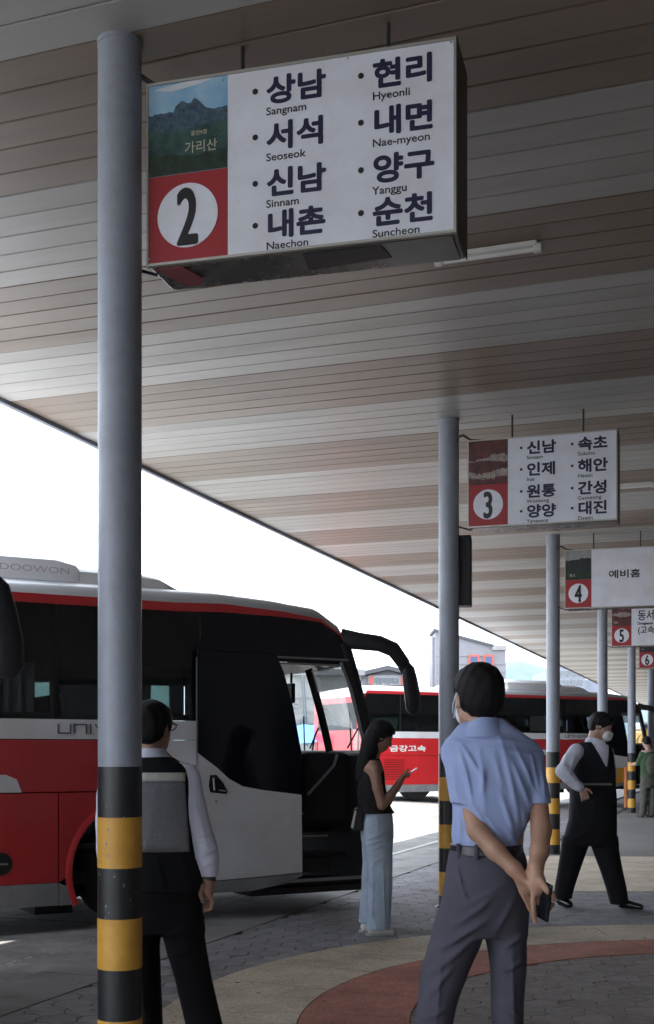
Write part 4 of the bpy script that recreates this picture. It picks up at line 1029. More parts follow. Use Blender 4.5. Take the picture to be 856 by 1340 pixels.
# ---- man in the light blue shirt, seen from behind
f = Fig(640, 4.2, 'man in light blue short-sleeved shirt, back to camera, hands clasped behind him', .0055)
R = frame(math.radians(18)); hc = f.p(626, 911, .03)
b = f.field(520, 865, 730, 1500, -.30, .26, .0045)
head(b, hc, R, 1.0, f.p(632, 958, .0), .050)
b.loft([f.ring(960, 606, 668, .07), f.ring(985, 592, 696, .095), f.ring(1060, 598, 688, .10), f.ring(1110, 598, 684, .10), f.ring(1170, 596, 684, .11), f.ring(1210, 590, 684, .09)], .03)
b.rc(f.p(608, 1200), f.p(572, 1335), .06, .04, .03); b.rc(f.p(572, 1335), f.p(554, 1470), .04, .035, .02); b.rc(f.p(556, 1476), f.p(545, 1482, .12), .035, .03, .02)
b.rc(f.p(660, 1200), f.p(665, 1330), .06, .04, .03); b.rc(f.p(665, 1330), f.p(668, 1470), .04, .035, .02); b.rc(f.p(668, 1476), f.p(664, 1482, .12), .035, .03, .02)
# arms and hands
b.chain([f.p(600, 990, -.0), f.p(609, 1040, -.05), f.p(620, 1084, -.115), f.p(640, 1108, -.155), f.p(662, 1130, -.185), f.p(670, 1140, -.19)], [.038, .037, .035, .032, .025, .024], .015)
b.chain([f.p(696, 992, -.0), f.p(700, 1040, -.05), f.p(701, 1084, -.11), f.p(696, 1108, -.16), f.p(688, 1128, -.20), f.p(688, 1137, -.21)], [.034, .035, .034, .032, .025, .024], .015)
Rh = frame(math.radians(0))
# left hand, lying behind, palm out, fingers pointing down to the right
b.ell(f.p(677, 1149, -.185), (.033, .016, .040), .012, np.array(Matrix.Rotation(math.radians(-28), 3, 'Y')))
for i, (a0, L) in enumerate(((0, 26), (4, 30), (8, 28), (11, 22))):
    x0, y0 = 671 + a0 * 1.3, 1158 - i * 1.4
    b.chain([f.p(x0, y0, -.182), f.p(x0 + L * .25, y0 + L * .42, -.170 + i * .002), f.p(x0 + L * .42, y0 + L * .78, -.160), f.p(x0 + L * .5, y0 + L * 1.0, -.158)], [.0095, .009, .008, .007], .004)
b.chain([f.p(672, 1142, -.2), f.p(682, 1150, -.215), f.p(687, 1158, -.222)], [.012, .011, .009], .006)
# right hand holding a phone: palm, index down, thumb across, the rest curled round the far side
b.ell(f.p(689, 1148, -.222), (.030, .017, .040), .012)
b.chain([f.p(684, 1158, -.222), f.p(683.5, 1170, -.226), f.p(684, 1183, -.224), f.p(686, 1195, -.218)], [.0105, .0098, .0088, .0075], .005)
b.chain([f.p(692, 1143, -.235), f.p(699, 1153, -.25), f.p(705, 1161, -.252), f.p(708, 1166, -.25)], [.014, .0125, .0105, .0085], .007)
for i in range(3):
    x0, y0 = 689 + i * 4, 1160 - i * 3
    b.chain([f.p(x0, y0, -.215), f.p(x0 + 4, y0 + 13, -.205), f.p(x0 + 9, y0 + 22, -.208), f.p(x0 + 13 - i, y0 + 23 - i * 2, -.222)], [.0098, .0092, .0085, .0075], .004)
b.build('body', SK, f.e)
hr = f.field(582, 865, 668, 945, -.10, .16, .0045)
T = lambda p: np.array(hc) + R @ np.array(p)
hr.ell(T((0, -.016, .034)), (.086, .100, .088), .02, R).ell(T((0, -.045, -.025)), (.070, .062, .062), .03, R).ell(T((.062, -.02, .0)), (.022, .045, .045), .02, R).ell(T((-.062, -.02, .0)), (.022, .045, .045), .02, R)
hr.ell(T((0, .085, -.055)), (.09, .085, .10), .01, R, cut=True); hr.ell(T((.088, .0, -.030)), (.026, .032, .055), .006, R, cut=True); hr.ell(T((-.088, .0, -.030)), (.026, .032, .055), .006, R, cut=True)
hr.wob(.0028, 120, 110, 30).build('hair', H_hair, f.e)
C_blue = cloth('light_blue_shirt_cloth', (.30, .365, .60), (.34, .41, .64), bs=420)
sh = f.field(570, 930, 730, 1120, -.22, .20, .005)
sh.loft([f.ring(972, 592, 692, .078), f.ring(980, 586, 700, .10, .0), f.ring(992, 583, 706, .118, -.004), f.ring(1015, 588, 704, .128, -.01), f.ring(1045, 592, 701, .132, -.012), f.ring(1068, 592, 694, .130, -.008), f.ring(1088, 591, 683, .122), f.ring(1100, 592, 680, .120), f.ring(1106, 594, 679, .118)], .02, 2.3)
sh.rc(f.p(612, 963, .0), f.p(594, 985, -.0), .050, .046, .03); sh.rc(f.p(652, 958, .0), f.p(696, 986, .0), .050, .036, .03); sh.rc(f.p(630, 968, .0), f.p(646, 990, -.02), .07, .09, .03)
sh.loft([f.ring(975, 588, 616, .05, -.005), f.ring(992, 582, 618, .056, -.01), f.ring(1020, 584, 622, .060, -.03), f.ring(1040, 586, 626, .062, -.045), f.ring(1050.5, 587, 630, .064, -.052)], .014)
sh.loft([f.ring(985, 684, 710, .055, -.005), f.ring(1020, 683, 714, .062, -.03), f.ring(1050, 682, 717, .066, -.05)], .014)
fl = [(597, 975, 612, 1046, .010, .007), (600, 972, 626, 1020, .009, .008), (622, 975, 628, 1060, .012, .006), (640, 985, 650, 1030, .012, .005), (650, 965, 672, 1075, .012, .008), (660, 990, 690, 1060, .012, .009), (668, 975, 696, 1040, .010, .008), (690, 985, 698, 1030, .008, .008), (645, 1030, 668, 1095, .012, .008),
      (628, 1000, 622, 1040, .014, .007), (612, 1050, 640, 1098, .012, .008), (625, 1060, 655, 1100, .010, .006), (678, 1060, 686, 1090, .010, .007), (596, 1062, 600, 1098, .010, .007), (606, 1075, 612, 1103, .008, .006), (590, 1000, 594, 1044, .007, .004), (604, 1000, 612, 1044, .008, .004), (704, 1000, 706, 1044, .007, .005), (655, 1080, 672, 1103, .010, .006), (595, 988, 640, 978, .010, .003), (640, 978, 700, 990, .010, .003)]
sh.folds([(a_, b_, w_ * .75, m_ * 1.05) for a_, b_, w_, m_ in f.xz(fl)], yhi=.02); sh.wob(.0022, 28, 22, 24).build('shirt', C_blue, f.e)
co = f.field(596, 925, 670, 975, -.13, .12, .0045)
co.loft([f.ring(938, 614, 652, .062, -.006), f.ring(948, 607, 654, .070, -.004), f.ring(960, 599, 662, .080, -.002), f.ring(966, 596, 668, .084, 0)], .01)
co.clip(lambda x, y, z: -((z - f.p(0, 952)[2]) * .0 + .0) + (-1) + 0 * x) if False else None
z1_ = f.p(0, 938)[2]; co.ell((f.p(633, 934)[0], .004, z1_ + .006), (.046, .054, .030), .006, cut=True)
co.clip(lambda x, y, z: (z - (z1_ - .002 - np.maximum(y, 0) * .55 - np.maximum(-(x - f.p(633, 0)[0]) - .02, 0) * .5)) + 0 * x)
co.build('collar', C_blue, f.e)
C_gtr = cloth('grey_trouser_cloth', (.066, .064, .084), (.082, .080, .104), bs=380)
tr = f.field(515, 1095, 705, 1480, -.2, .2, .006)
tr.loft([f.ring(1112, 588, 684, .118), f.ring(1122, 587, 688, .125), f.ring(1150, 582, 690, .142, -.008), f.ring(1180, 577, 690, .150, -.01), f.ring(1205, 573, 689, .14, -.004), f.ring(1222, 571, 688, .12)], .02, 2.2)
tr.loft([f.ring(1195, 574, 640, .12, 0), f.ring(1240, 560, 628, .115, .0), f.ring(1270, 551, 614, .105, .0), f.ring(1300, 548, 602, .098, .0), f.ring(1340, 545, 592, .088, -.005), f.ring(1400, 536, 582, .082, -.005), f.ring(1478, 526, 577, .08, -.0)], .02)
tr.loft([f.ring(1195, 630, 689, .12, 0), f.ring(1240, 638, 688, .110, .0), f.ring(1270, 642, 688, .10, .0), f.ring(1300, 643, 687, .095, .01), f.ring(1340, 645, 685, .088, .01), f.ring(1400, 646, 688, .08, .01), f.ring(1478, 644, 692, .08, .0)], .02)
fl = [(590, 1205, 640, 1165, .012, .008), (566, 1240, 632, 1195, .012, .009), (560, 1270, 618, 1218, .014, .008), (640, 1215, 668, 1165, .012, .006), (600, 1180, 655, 1150, .012, .005), (556, 1300, 590, 1255, .012, .007), (652, 1235, 684, 1215, .010, .005), (650, 1265, 682, 1250, .010, .006), (575, 1230, 568, 1335, .008, .004), (664, 1240, 668, 1335, .008, .004), (548, 1330, 585, 1310, .012, .006), (648, 1310, 680, 1325, .010, .006), (594, 1128, 600, 1160, .006, .007), (600, 1160, 604, 1170, .006, .006)]
tr.folds([(a_, b_, w_ * .85, m_ * 1.5) for a_, b_, w_, m_ in f.xz(fl)], yhi=.03); tr.wob(.002, 22, 20, 20, 1).build('trousers', C_gtr, f.e)
be = f.field(580, 1098, 696, 1128, -.16, .16, .0045)
be.loft([f.ring(1104, 590, 683, .119), f.ring(1118, 588, 686, .126)], .004, 2.2); be.build('belt', mat('black_belt_leather', (.012, .012, .016), .35), f.e, relax=0)
for x_ in (597, 618, 644):
    a_ = f.p(x_, 1111); rr_ = (a_[0] - f.p(636, 0)[0]) / .128
    MB().box(a_[0] - .006, a_[0] + .006, -.136 * math.sqrt(max(0, 1 - abs(rr_) ** 2.2)) - .004, -.10 * math.sqrt(max(0, 1 - abs(rr_) ** 2.2)), a_[2] - .026, a_[2] + .024).build('belt_loop', C_gtr, f.e, bevel=.002)
for (x_, y_) in ((552, 1484), (668, 1484)):
    q = f.field(x_ - 28, y_ - 28, x_ + 28, 1490, -.10, .24, .006); q.rc(f.p(x_, 1478, -.02), f.p(x_ - 4, 1482, .13), .046, .040, .02).clip(lambda x, y, z: -z + 0 * x + 0 * y); q.build('shoe', SH, f.e)
T2 = lambda p: Vector(T(p))
MB().tube([T2((-.083, .0, .005)), T2((-.080, .03, -.03)), T2((-.070, .055, -.055))], .0022, n=6).build('mask_strap', mat('mask_white', (.72, .73, .74), .8), f.e)
MB().tube([T2((-.083, -.004, .012)), T2((-.087, -.012, -.03)), T2((-.076, .03, -.075))], .0026, n=6).build('mask_strap', MATS['mask_white'], f.e)
mk = f.field(590, 895, 655, 955, .0, .22, .005); mk.ell(T((0, .062, -.058)), (.052, .052, .050), .01, R); mk.clip(lambda x, y, z: -(((x - hc[0]) * R[0][1] + (y - hc[1]) * R[1][1]) - .05) + 0 * z); mk.build('mask', MATS['mask_white'], f.e)
eyes(f.e, hc, R)
a_ = Vector(f.p(696, 1168, -.228)); ph = empty('phone', Vector((f.e.location.x + a_.x, f.e.location.y + a_.y, a_.z)), 0, "black phone held behind the back of the man in the light blue shirt", 'phone')
ph.rotation_euler = (math.radians(4), math.radians(15), math.radians(-60))
MB().box(-.034, .034, -.005, .005, -.066, .066).build('phone_body', mat('phone_black', (.008, .009, .012), .15), ph, bevel=.004)
MB().box(-.028, -.010, -.0075, -.005, .03, .055).build('camera_bump', M_iron, ph, bevel=.001)
MB().box(-.031, .031, .005, .0056, -.062, .062).build('screen', B_blk, ph)

# ---- man in the reflective vest, partly behind the nearest pole
f = Fig(207, 5.28, 'man in black vest with white reflective stripe, half hidden behind the nearest pole', .0065)
R = frame(math.radians(-28)); hc = f.p(200, 951, .02)
b = f.field(110, 910, 305, 1400, -.25, .25, .0055)
head(b, hc, R, .96, f.p(196, 990, .0), .052)
b.loft([f.ring(996, 170, 235, .07), f.ring(1020, 160, 245, .10), f.ring(1110, 165, 240, .10), f.ring(1200, 165, 250, .10)], .03)
b.rc(f.p(235, 1190), f.p(256, 1300, .0), .055, .04, .03); b.rc(f.p(256, 1300), f.p(274, 1380), .04, .035, .02); b.rc(f.p(182, 1190), f.p(193, 1380), .055, .035, .03)
b.chain([f.p(244, 1008, 0), f.p(258, 1075, -.02), f.p(272, 1135, -.02), f.p(274, 1152, -.02)], [.032, .034, .028, .026], .012)
b.ell(f.p(274, 1164, -.02), (.026, .036, .042), .012, np.array(Matrix.Rotation(math.radians(8), 3, 'Y')))
for i in range(4):
    dd = -.05 + i * .02; ex = 1 - i * .0
    b.chain([f.p(275, 1170, dd), f.p(280 - i, 1178, dd), f.p(277 - i, 1187 - i, dd), f.p(270 - i, 1190 - i * 1.5, dd)], [.0105, .010, .009, .008], .004)
b.chain([f.p(267, 1158, -.045), f.p(264, 1168, -.056), f.p(267, 1178, -.055)], [.012, .0105, .009], .006)
b.chain([f.p(150, 1012, 0), f.p(142, 1075, -.0), f.p(141, 1140, .03), f.p(150, 1160, .1)], [.03, .03, .028, .03], .012)
b.build('body', skin_mat('skin_brown', (.33, .18, .13)), f.e); eyes(f.e, hc, R, .96)
T = lambda p: np.array(hc) + .96 * (R @ np.array(p))
hr = f.field(150, 905, 245, 990, -.13, .17, .005)
hr.ell(T((0, -.012, .036)), (.086, .102, .086), .02, R).ell(T((0, -.048, -.028)), (.070, .058, .058), .03, R).ell(T((.066, -.01, .01)), (.02, .045, .04), .02, R).ell(T((-.066, -.01, .01)), (.02, .045, .04), .02, R)
hr.ell(T((0, .085, -.045)), (.09, .080, .092), .01, R, cut=True); hr.ell(T((.088, .0, -.022)), (.022, .024, .04), .006, R, cut=True)
hr.wob(.0022, 95, 90, 40).build('hair', H_hair, f.e)
TV = lambda p: Vector(T(p))
g_ = MB().tube([TV((.084, -.01, .012)), TV((.080, .05, .012)), TV((.066, .098, .010))], .0028, n=6); g_.build('spectacle_arm', M_iron, f.e)
for q in (1, -1):
    MB().tube([TV((q * (.034 + .028 * math.cos(a)), .105 - .012 * abs(math.cos(a) > 0), .004 + .019 * math.sin(a))) for a in [2 * math.pi * i / 14 for i in range(15)]], .003, n=6).build('spectacle_rim', M_iron, f.e)
C_wh = cloth('white_shirt_cloth', (.62, .64, .76), (.68, .70, .82), bs=400)
sh = f.field(118, 980, 300, 1165, -.17, .17, .0055)
sh.loft([f.ring(997, 160, 240, .075), f.ring(1005, 150, 250, .095), f.ring(1030, 152, 250, .108)], .02)
sh.loft([f.ring(1000, 232, 255, .045), f.ring(1012, 230, 262, .056), f.ring(1040, 236, 267, .058, -.006), f.ring(1070, 242, 274, .058, -.012), f.ring(1100, 249, 283, .06, -.018), f.ring(1125, 255, 288, .056, -.02), f.ring(1138, 260, 287, .045, -.02), f.ring(1146, 263, 285, .036, -.02)], .012)
sh.loft([f.ring(1000, 140, 160, .045), f.ring(1015, 130, 160, .056), f.ring(1040, 127, 158, .056, -.006), f.ring(1080, 125.5, 156, .055, -.0), f.ring(1120, 126, 156, .055, .02), f.ring(1146, 129, 152, .045, .035)], .012)
sh.rc(f.p(196, 986, -.0), f.p(196, 996, -.0), .065, .08, .02)
sh.folds(f.xz([(242, 1050, 262, 1100, .010, .006), (256, 1040, 262, 1090, .008, .005), (252, 1100, 282, 1092, .008, .006), (256, 1122, 286, 1108, .009, .008), (262, 1136, 284, 1124, .007, .006), (262, 1060, 274, 1110, .008, .005), (128, 1070, 150, 1100, .01, .006), (126, 1110, 150, 1125, .01, .006)]), yhi=.03).wob(.0016, 35, 30, 32)
sh.build('shirt', C_wh, f.e)
co = f.field(165, 968, 232, 1000, -.12, .12, .005)
co.loft([f.ring(979, 178, 214, .06), f.ring(984, 172, 218, .066), f.ring(995, 164, 226, .078)], .01); co.build('collar', C_wh, f.e)
C_vb = cloth('black_vest_cloth', (.010, .011, .015), bs=300)
ve = f.field(135, 982, 275, 1240, -.2, .2, .006)
ve.loft([f.ring(991, 168, 224, .082), f.ring(997, 158, 238, .098), f.ring(1004, 151, 249, .108), f.ring(1020, 150, 252, .120, -.004), f.ring(1050, 152, 252, .124, -.008), f.ring(1090, 152, 256, .126, -.006), f.ring(1112, 152, 260, .130), f.ring(1140, 150, 266, .136), f.ring(1165, 148, 268, .138)], .02, 2.3)
ve.folds(f.xz([(215, 1030, 205, 1105, .014, .005), (235, 1030, 246, 1105, .012, .006), (226, 1050, 228, 1108, .01, .004), (240, 1115, 255, 1160, .012, .006), (210, 1120, 222, 1162, .012, .006)]), yhi=.02).wob(.0018, 24, 22, 20, 2)
ve.build('vest', C_vb, f.e)
# mesh back panel and reflective stripe follow the vest's back
def back(x, z, off=.004, rings=((997, 158, 238, .098, 0), (1004, 151, 249, .108, 0), (1020, 150, 252, .120, -.004), (1050, 152, 252, .124, -.008), (1090, 152, 256, .126, -.006), (1112, 152, 260, .130, 0))):
    A = np.array(sorted([f.ring(*r_) for r_ in rings]))
    cx, cy, rx, ry = [float(np.interp(z, A[:, 0], A[:, c])) for c in (1, 2, 3, 4)]
    u = min(.995, abs((x - cx) / rx)); return cy - ry * (1 - u ** 2.3) ** (1 / 2.3) - off
def panel(name, m, poly_rows, off):
    rows = []
    for (y, xl, xr) in poly_rows:
        r_ = []
        for i in range(25):
            a_ = f.p(xl + (xr - xl) * i / 24, y); r_.append((a_[0], back(a_[0], a_[2], off + .0015 * math.sin(i * 1.3 + y * .08)), a_[2]))
        rows.append(r_)
    bb = MB().grid(rows); o = bb.build(name, m, f.e, smooth=True); so_ = o.modifiers.new('solid', 'SOLIDIFY'); so_.thickness = .002; return o
M_mesh = cloth('grey_mesh_cloth', (.22, .225, .25), (.36, .365, .40), vs=160, bs=500, bump=.9)
panel('mesh_panel', M_mesh, [(y, 153 + (y - 1021) * .02, 245 + (y - 1021) * .07) for y in (1021, 1030, 1040, 1052, 1064, 1076, 1088, 1100, 1112)], .010)
panel('reflective_stripe', mat('reflective_stripe', (.66, .68, .62), .4), [(y, 153, 245.5) for y in (1010.5, 1014, 1018, 1021.5)], .013)
C_bt = cloth('black_trouser_cloth', (.0085, .0085, .011), bs=350)
tr = f.field(140, 1140, 310, 1400, -.2, .2, .0065)
tr.loft([f.ring(1150, 152, 262, .125), f.ring(1180, 150, 264, .138), f.ring(1205, 150, 266, .13), f.ring(1218, 151, 267, .12)], .02, 2.2)
tr.loft([f.ring(1200, 208, 265, .115), f.ring(1240, 217, 270, .105), f.ring(1280, 229, 277, .095), f.ring(1340, 243, 291, .088), f.ring(1388, 252, 302, .085)], .02)
tr.loft([f.ring(1200, 151, 212, .115), f.ring(1240, 156, 209, .105), f.ring(1290, 165, 211, .095), f.ring(1340, 170, 213, .088), f.ring(1388, 172, 218, .085)], .02)
tr.folds(f.xz([(215, 1225, 262, 1200, .012, .007), (222, 1250, 262, 1235, .012, .006), (240, 1260, 265, 1335, .010, .005), (185, 1240, 195, 1335, .01, .005), (170, 1215, 205, 1200, .012, .006), (235, 1300, 275, 1290, .012, .006)]), yhi=.03)
tr.build('trousers', C_bt, f.e)
for x_ in (272, 195):
    q = f.field(x_ - 30, 1350, x_ + 34, 1392, -.10, .26, .007); q.rc(f.p(x_ + 2, 1372, -.02), f.p(x_ + 8, 1376, .15), .046, .038, .02).clip(lambda x, y, z: -z + 0 * x + 0 * y); q.build('shoe', SH, f.e)
a_ = f.p(274, 1148, -.02); MB().cyl((a_[0] - .002, a_[1], a_[2] - .007), (a_[0] + .002, a_[1], a_[2] + .008), .032, n=20).build('watch', M_iron, f.e, smooth=True)

# ---- young woman with a phone
f = Fig(492, 8.95, 'young woman in black sleeveless top and pale wide jeans, looking at her phone', .0065)
R = frame(math.radians(-78), math.radians(26)); hc = f.p(499, 963, .0)
b = f.field(455, 935, 550, 1228, -.22, .22, .0055)
head(b, hc, R, .93, f.p(489, 992, .0), .044)
b.loft([f.ring(995, 478, 498, .10), f.ring(1005, 472, 502, .14), f.ring(1030, 474, 503, .12), f.ring(1058, 478, 505, .10), f.ring(1085, 478, 507, .11), f.ring(1110, 480, 506, .10)], .02)
b.rc(f.p(498, 1105, -.06), f.p(496, 1205, -.07), .045, .03, .02); b.rc(f.p(490, 1105, .06), f.p(486, 1150, .09), .04, .03, .02); b.rc(f.p(486, 1150, .09), f.p(480, 1205, .10), .03, .028, .02)
b.chain([f.p(490, 1008, -.135), f.p(493, 1030, -.15), f.p(499, 1052, -.15), f.p(510, 1040, -.13), f.p(522, 1023, -.08), f.p(526, 1018, -.06)], [.040, .038, .036, .033, .024, .02], .012)
b.chain([f.p(489, 1008, .13), f.p(498, 1040, .15), f.p(508, 1050, .12), f.p(520, 1030, .04), f.p(527, 1018, -.0)], [.038, .036, .034, .026, .02], .012)
b.ell(f.p(529, 1014.5, -.045), (.034, .018, .018), .01, np.array(Matrix.Rotation(math.radians(-25), 3, 'Y')))
b.ell(f.p(530, 1014.5, .0), (.034, .018, .018), .01, np.array(Matrix.Rotation(math.radians(-25), 3, 'Y')))
for i in range(4):
    b.chain([f.p(530, 1014 + i * .7, -.055 + i * .004), f.p(534.5, 1012.5 + i * 1.2, -.048 + i * .006), f.p(537 - i * .6, 1010.6 + i * 1.3, -.03 + i * .004)], [.0085, .008, .007], .004)
    b.chain([f.p(531, 1014 + i * .7, .008), f.p(535, 1012.5 + i * 1.2, .002), f.p(537 - i * .6, 1010.6 + i * 1.3, -.012)], [.0085, .008, .007], .004)
b.chain([f.p(529, 1012, -.05), f.p(532, 1008, -.04), f.p(535, 1006.5, -.03)], [.010, .009, .007], .005)
b.build('body', skin_mat('skin_dark_tan', (.30, .17, .12)), f.e); eyes(f.e, hc, R, .93)  # darkest of the skin base colours
T = lambda p: np.array(hc) + .93 * (R @ np.array(p))
hr = f.field(452, 930, 525, 1030, -.17, .17, .0055)
hr.ell(T((0, -.012, .034)), (.088, .104, .088), .02, R).ell(T((0, -.05, -.03)), (.078, .062, .07), .03, R)
hr.ell(T((0, .088, -.05)), (.11, .075, .098), .008, R, cut=True)
hr.loft([f.ring(955, 480, 497, .075), f.ring(970, 473, 499, .085), f.ring(985, 470, 496, .09), f.ring(1000, 467, 490, .095), f.ring(1012, 466, 486, .085), f.ring(1022, 467, 482, .06)], .02)
hr.wob(.003, 70, 60, 14).build('hair', H_hair, f.e)
C_top = cloth('black_top_cloth', (.013, .012, .014), bs=300)
sh = f.field(455, 985, 530, 1072, -.2, .2, .006)
sh.loft([f.ring(993, 483, 497, .085), f.ring(1000, 475, 500, .12), f.ring(1010, 470, 503, .128), f.ring(1030, 469, 505, .128), f.ring(1048, 470, 508, .125), f.ring(1058, 469, 513, .13), f.ring(1064, 468, 517, .135)], .02)
sh.folds(f.xz([(480, 1030, 500, 1060, .01, .006), (474, 1045, 492, 1062, .01, .006), (500, 1040, 508, 1062, .01, .006)])).wob(.002, 30, 26, 24).build('top', C_top, f.e)
C_jean = cloth('pale_blue_denim', (.31, .39, .49), (.44, .52, .62), var=.2, vs=7, bs=260)
tr = f.field(460, 1055, 525, 1225, -.22, .22, .006)
tr.loft([f.ring(1062, 475, 513, .115), f.ring(1078, 471.5, 515, .13), f.ring(1095, 472, 515, .135), f.ring(1108, 475, 514, .125)], .015)
tr.loft([f.ring(1100, 477, 514, .075, -.055), f.ring(1130, 482, 513, .068, -.065), f.ring(1160, 482, 513, .068, -.07), f.ring(1190, 480, 511, .073, -.07), f.ring(1214, 479, 510, .078, -.07)], .006)
tr.loft([f.ring(1100, 474, 506, .065, .06), f.ring(1130, 475, 502, .068, .075), f.ring(1160, 473.5, 499, .070, .085), f.ring(1190, 471, 496, .075, .09), f.ring(1209, 469.5, 494, .078, .09)], .006)
tr.folds(f.xz([(478, 1098, 508, 1086, .008, .006), (478, 1104, 500, 1098, .008, .006), (482, 1112, 505, 1102, .008, .005), (488, 1120, 486, 1205, .009, .009), (500, 1125, 503, 1210, .008, .009), (508, 1130, 507, 1205, .006, .006), (480, 1150, 494, 1172, .007, .006), (484, 1128, 505, 1118, .007, .006), (480, 1178, 492, 1210, .007, .007), (497, 1150, 510, 1140, .006, .005), (494, 1068, 493, 1090, .004, .005), (480, 1135, 496, 1125, .008, .005), (476, 1140, 473, 1208, .008, .006)]), yhi=.0).wob(.0016, 34, 28, 20)
tr.build('jeans', C_jean, f.e)
M_shw = mat('white_trainer', (.62, .62, .60), .6, dirt=.2)
for (x_, d) in ((497, -.06), (489, .08)):
    q = f.field(x_ - 26, 1205, x_ + 30, 1228, d - .07, d + .07, .005); q.rc(f.p(x_ - 9, 1214, d), f.p(x_ + 14, 1218.5, d), .045, .032, .02).clip(lambda x, y, z: -z + .001 + 0 * x + 0 * y); q.build('shoe', M_shw, f.e)
    a_ = f.p(x_, 0, d); MB().prism([(a_[0] - .075 + .035 * math.cos(t), d + .038 * math.sin(t)) for t in [math.pi / 2 + math.pi * i / 8 for i in range(9)]] + [(a_[0] + .085 + .035 * math.cos(t), d + .034 * math.sin(t)) for t in [-math.pi / 2 + math.pi * i / 8 for i in range(9)]], 0, .02, 'z').build('sole', mat('shoe_sole', (.40, .39, .37), .7), f.e, bevel=.004)
a_ = Vector(f.p(537, 1011, -.02)); ph = empty('phone', Vector((f.e.location.x + a_.x, f.e.location.y + a_.y, a_.z)), 0, 'phone in the hands of the young woman with pale jeans', 'phone')
ph.rotation_euler = (0, math.radians(-33), 0)
MB().box(-.045, .062, -.033, .033, -.004, .004).build('phone_body', mat('phone_silver', (.6, .6, .62), .3, metal=.2), ph, bevel=.003)
MB().box(-.041, .058, -.030, .030, .004, .0048).build('screen', mat('phone_screen', (.35, .36, .38), .15), ph)
a_ = Vector(f.p(464, 1071, -.02)); bg_ = empty('handbag', Vector((f.e.location.x + a_.x, f.e.location.y + a_.y, a_.z - .09)), 0, "small black handbag hanging at the young woman's side", 'handbag')
m = MB(); m.prism([(-.03, 0), (.06, 0), (.075, .17), (.0, .17)], -.07, .07); m.build('bag_body', B_trim, bg_, bevel=.015)
MB().prism([(-.030, .03), (-.012, .02), (.012, .15), (.0, .155)], -.074, -.070).build('bag_tag', mat('bag_tag_white', (.55, .53, .45), .5), bg_)
MB().tube([(.03, -.05, .17), (.02, -.06, .30), (.07, -.06, .50), (.12, -.02, .62)], .006, n=6).build('strap', B_trim, bg_, smooth=True)

# ---- walking man in a black vest with a white mask
f = Fig(775, 10.46, 'man in black vest and white face mask striding to the right', .007)
R = frame(math.radians(-112), math.radians(24)); hc = f.p(786, 950, -.02)
b = f.field(710, 920, 850, 1192, -.32, .32, .0065)
head(b, hc, R, 1.0, f.p(777, 975, .0), .055)
b.loft([f.ring(980, 757, 798, .09), f.ring(1000, 752, 802, .11), f.ring(1060, 750, 802, .11), f.ring(1100, 748, 800, .12)], .02)
b.rc(f.p(757, 1095, .02), f.p(746, 1140, .04), .06, .045, .02); b.rc(f.p(748, 1140, .05), f.p(738, 1180, .08), .05, .035, .02)
b.rc(f.p(788, 1095, .0), f.p(800, 1140, -.03), .06, .045, .02); b.rc(f.p(800, 1140, -.03), f.p(808, 1180, -.05), .05, .035, .02)
b.chain([f.p(750, 985, -.08), f.p(730, 1008, -.20), f.p(746, 1026, -.22), f.p(753, 1031, -.21)], [.05, .04, .03, .027], .012)
b.ell(f.p(757, 1034, -.21), (.034, .022, .032), .01)
for i in range(4):
    x0 = 756 + i * 2.9 - 3; b.chain([f.p(x0, 1037, -.22 + i * .004), f.p(x0 + .9, 1041.5 - i * .3, -.232 + i * .004), f.p(x0 + 1.4, 1046.5 - i * .9, -.225 + i * .004)], [.0100, .0092, .0078], .003)
b.chain([f.p(760, 1031, -.225), f.p(764, 1033, -.235), f.p(767, 1037, -.23)], [.011, .010, .0085], .005)
b.chain([f.p(797, 985, .10), f.p(806, 1015, .14), f.p(798, 1032, .02), f.p(789, 1030, -.08)], [.05, .04, .03, .03], .012)
b.build('body', SK2, f.e); eyes(f.e, hc, R)
T = lambda p: np.array(hc) + R @ np.array(p)
hr = f.field(750, 918, 815, 985, -.22, .2, .006)
hr.ell(T((0, -.012, .036)), (.090, .106, .088), .02, R).ell(T((0, -.050, -.026)), (.074, .056, .056), .03, R).ell(T((0, .05, .07)), (.07, .045, .04), .02, R)
hr.ell(T((0, .088, -.045)), (.10, .078, .092), .01, R, cut=True); hr.ell(T((-.09, .01, -.022)), (.022, .028, .04), .006, R, cut=True); hr.ell(T((.09, .01, -.022)), (.022, .028, .04), .006, R, cut=True)
hr.wob(.003, 80, 70, 40).build('hair', H_hair, f.e)
mk = f.field(770, 940, 815, 985, -.25, .12, .0055); mk.ell(T((0, .075, -.055)), (.058, .046, .052), .01, R).rc(T((0, .115, -.03)), T((0, .108, -.075)), .012, .02, .02); mk.build('mask', MATS['mask_white'], f.e)
TV = lambda p: Vector(T(p))
for q in (-1, 1): MB().tube([TV((q * .055, .07, -.04)), TV((q * .07, .04, -.02)), TV((q * .084, .0, .0))], .0022, n=5).build('mask_strap', MATS['mask_white'], f.e)
sh = f.field(705, 960, 812, 1050, -.3, .25, .0065)
sh.loft([f.ring(974, 763, 796, .085), f.ring(982, 756, 800, .11), f.ring(1010, 752, 802, .12)], .02)
sh.rc(f.p(752, 983, -.07), f.p(733, 1007, -.19), .066, .064, .03); sh.rc(f.p(731, 1009, -.20), f.p(748, 1027, -.22), .064, .047, .02); sh.rc(f.p(749, 1027, -.22), f.p(751.5, 1029, -.22), .040, .040, .01)
sh.rc(f.p(797, 984, .09), f.p(804, 1013, .13), .062, .055, .03); sh.rc(f.p(804, 1013, .13), f.p(796, 1030, .0), .05, .042, .02)
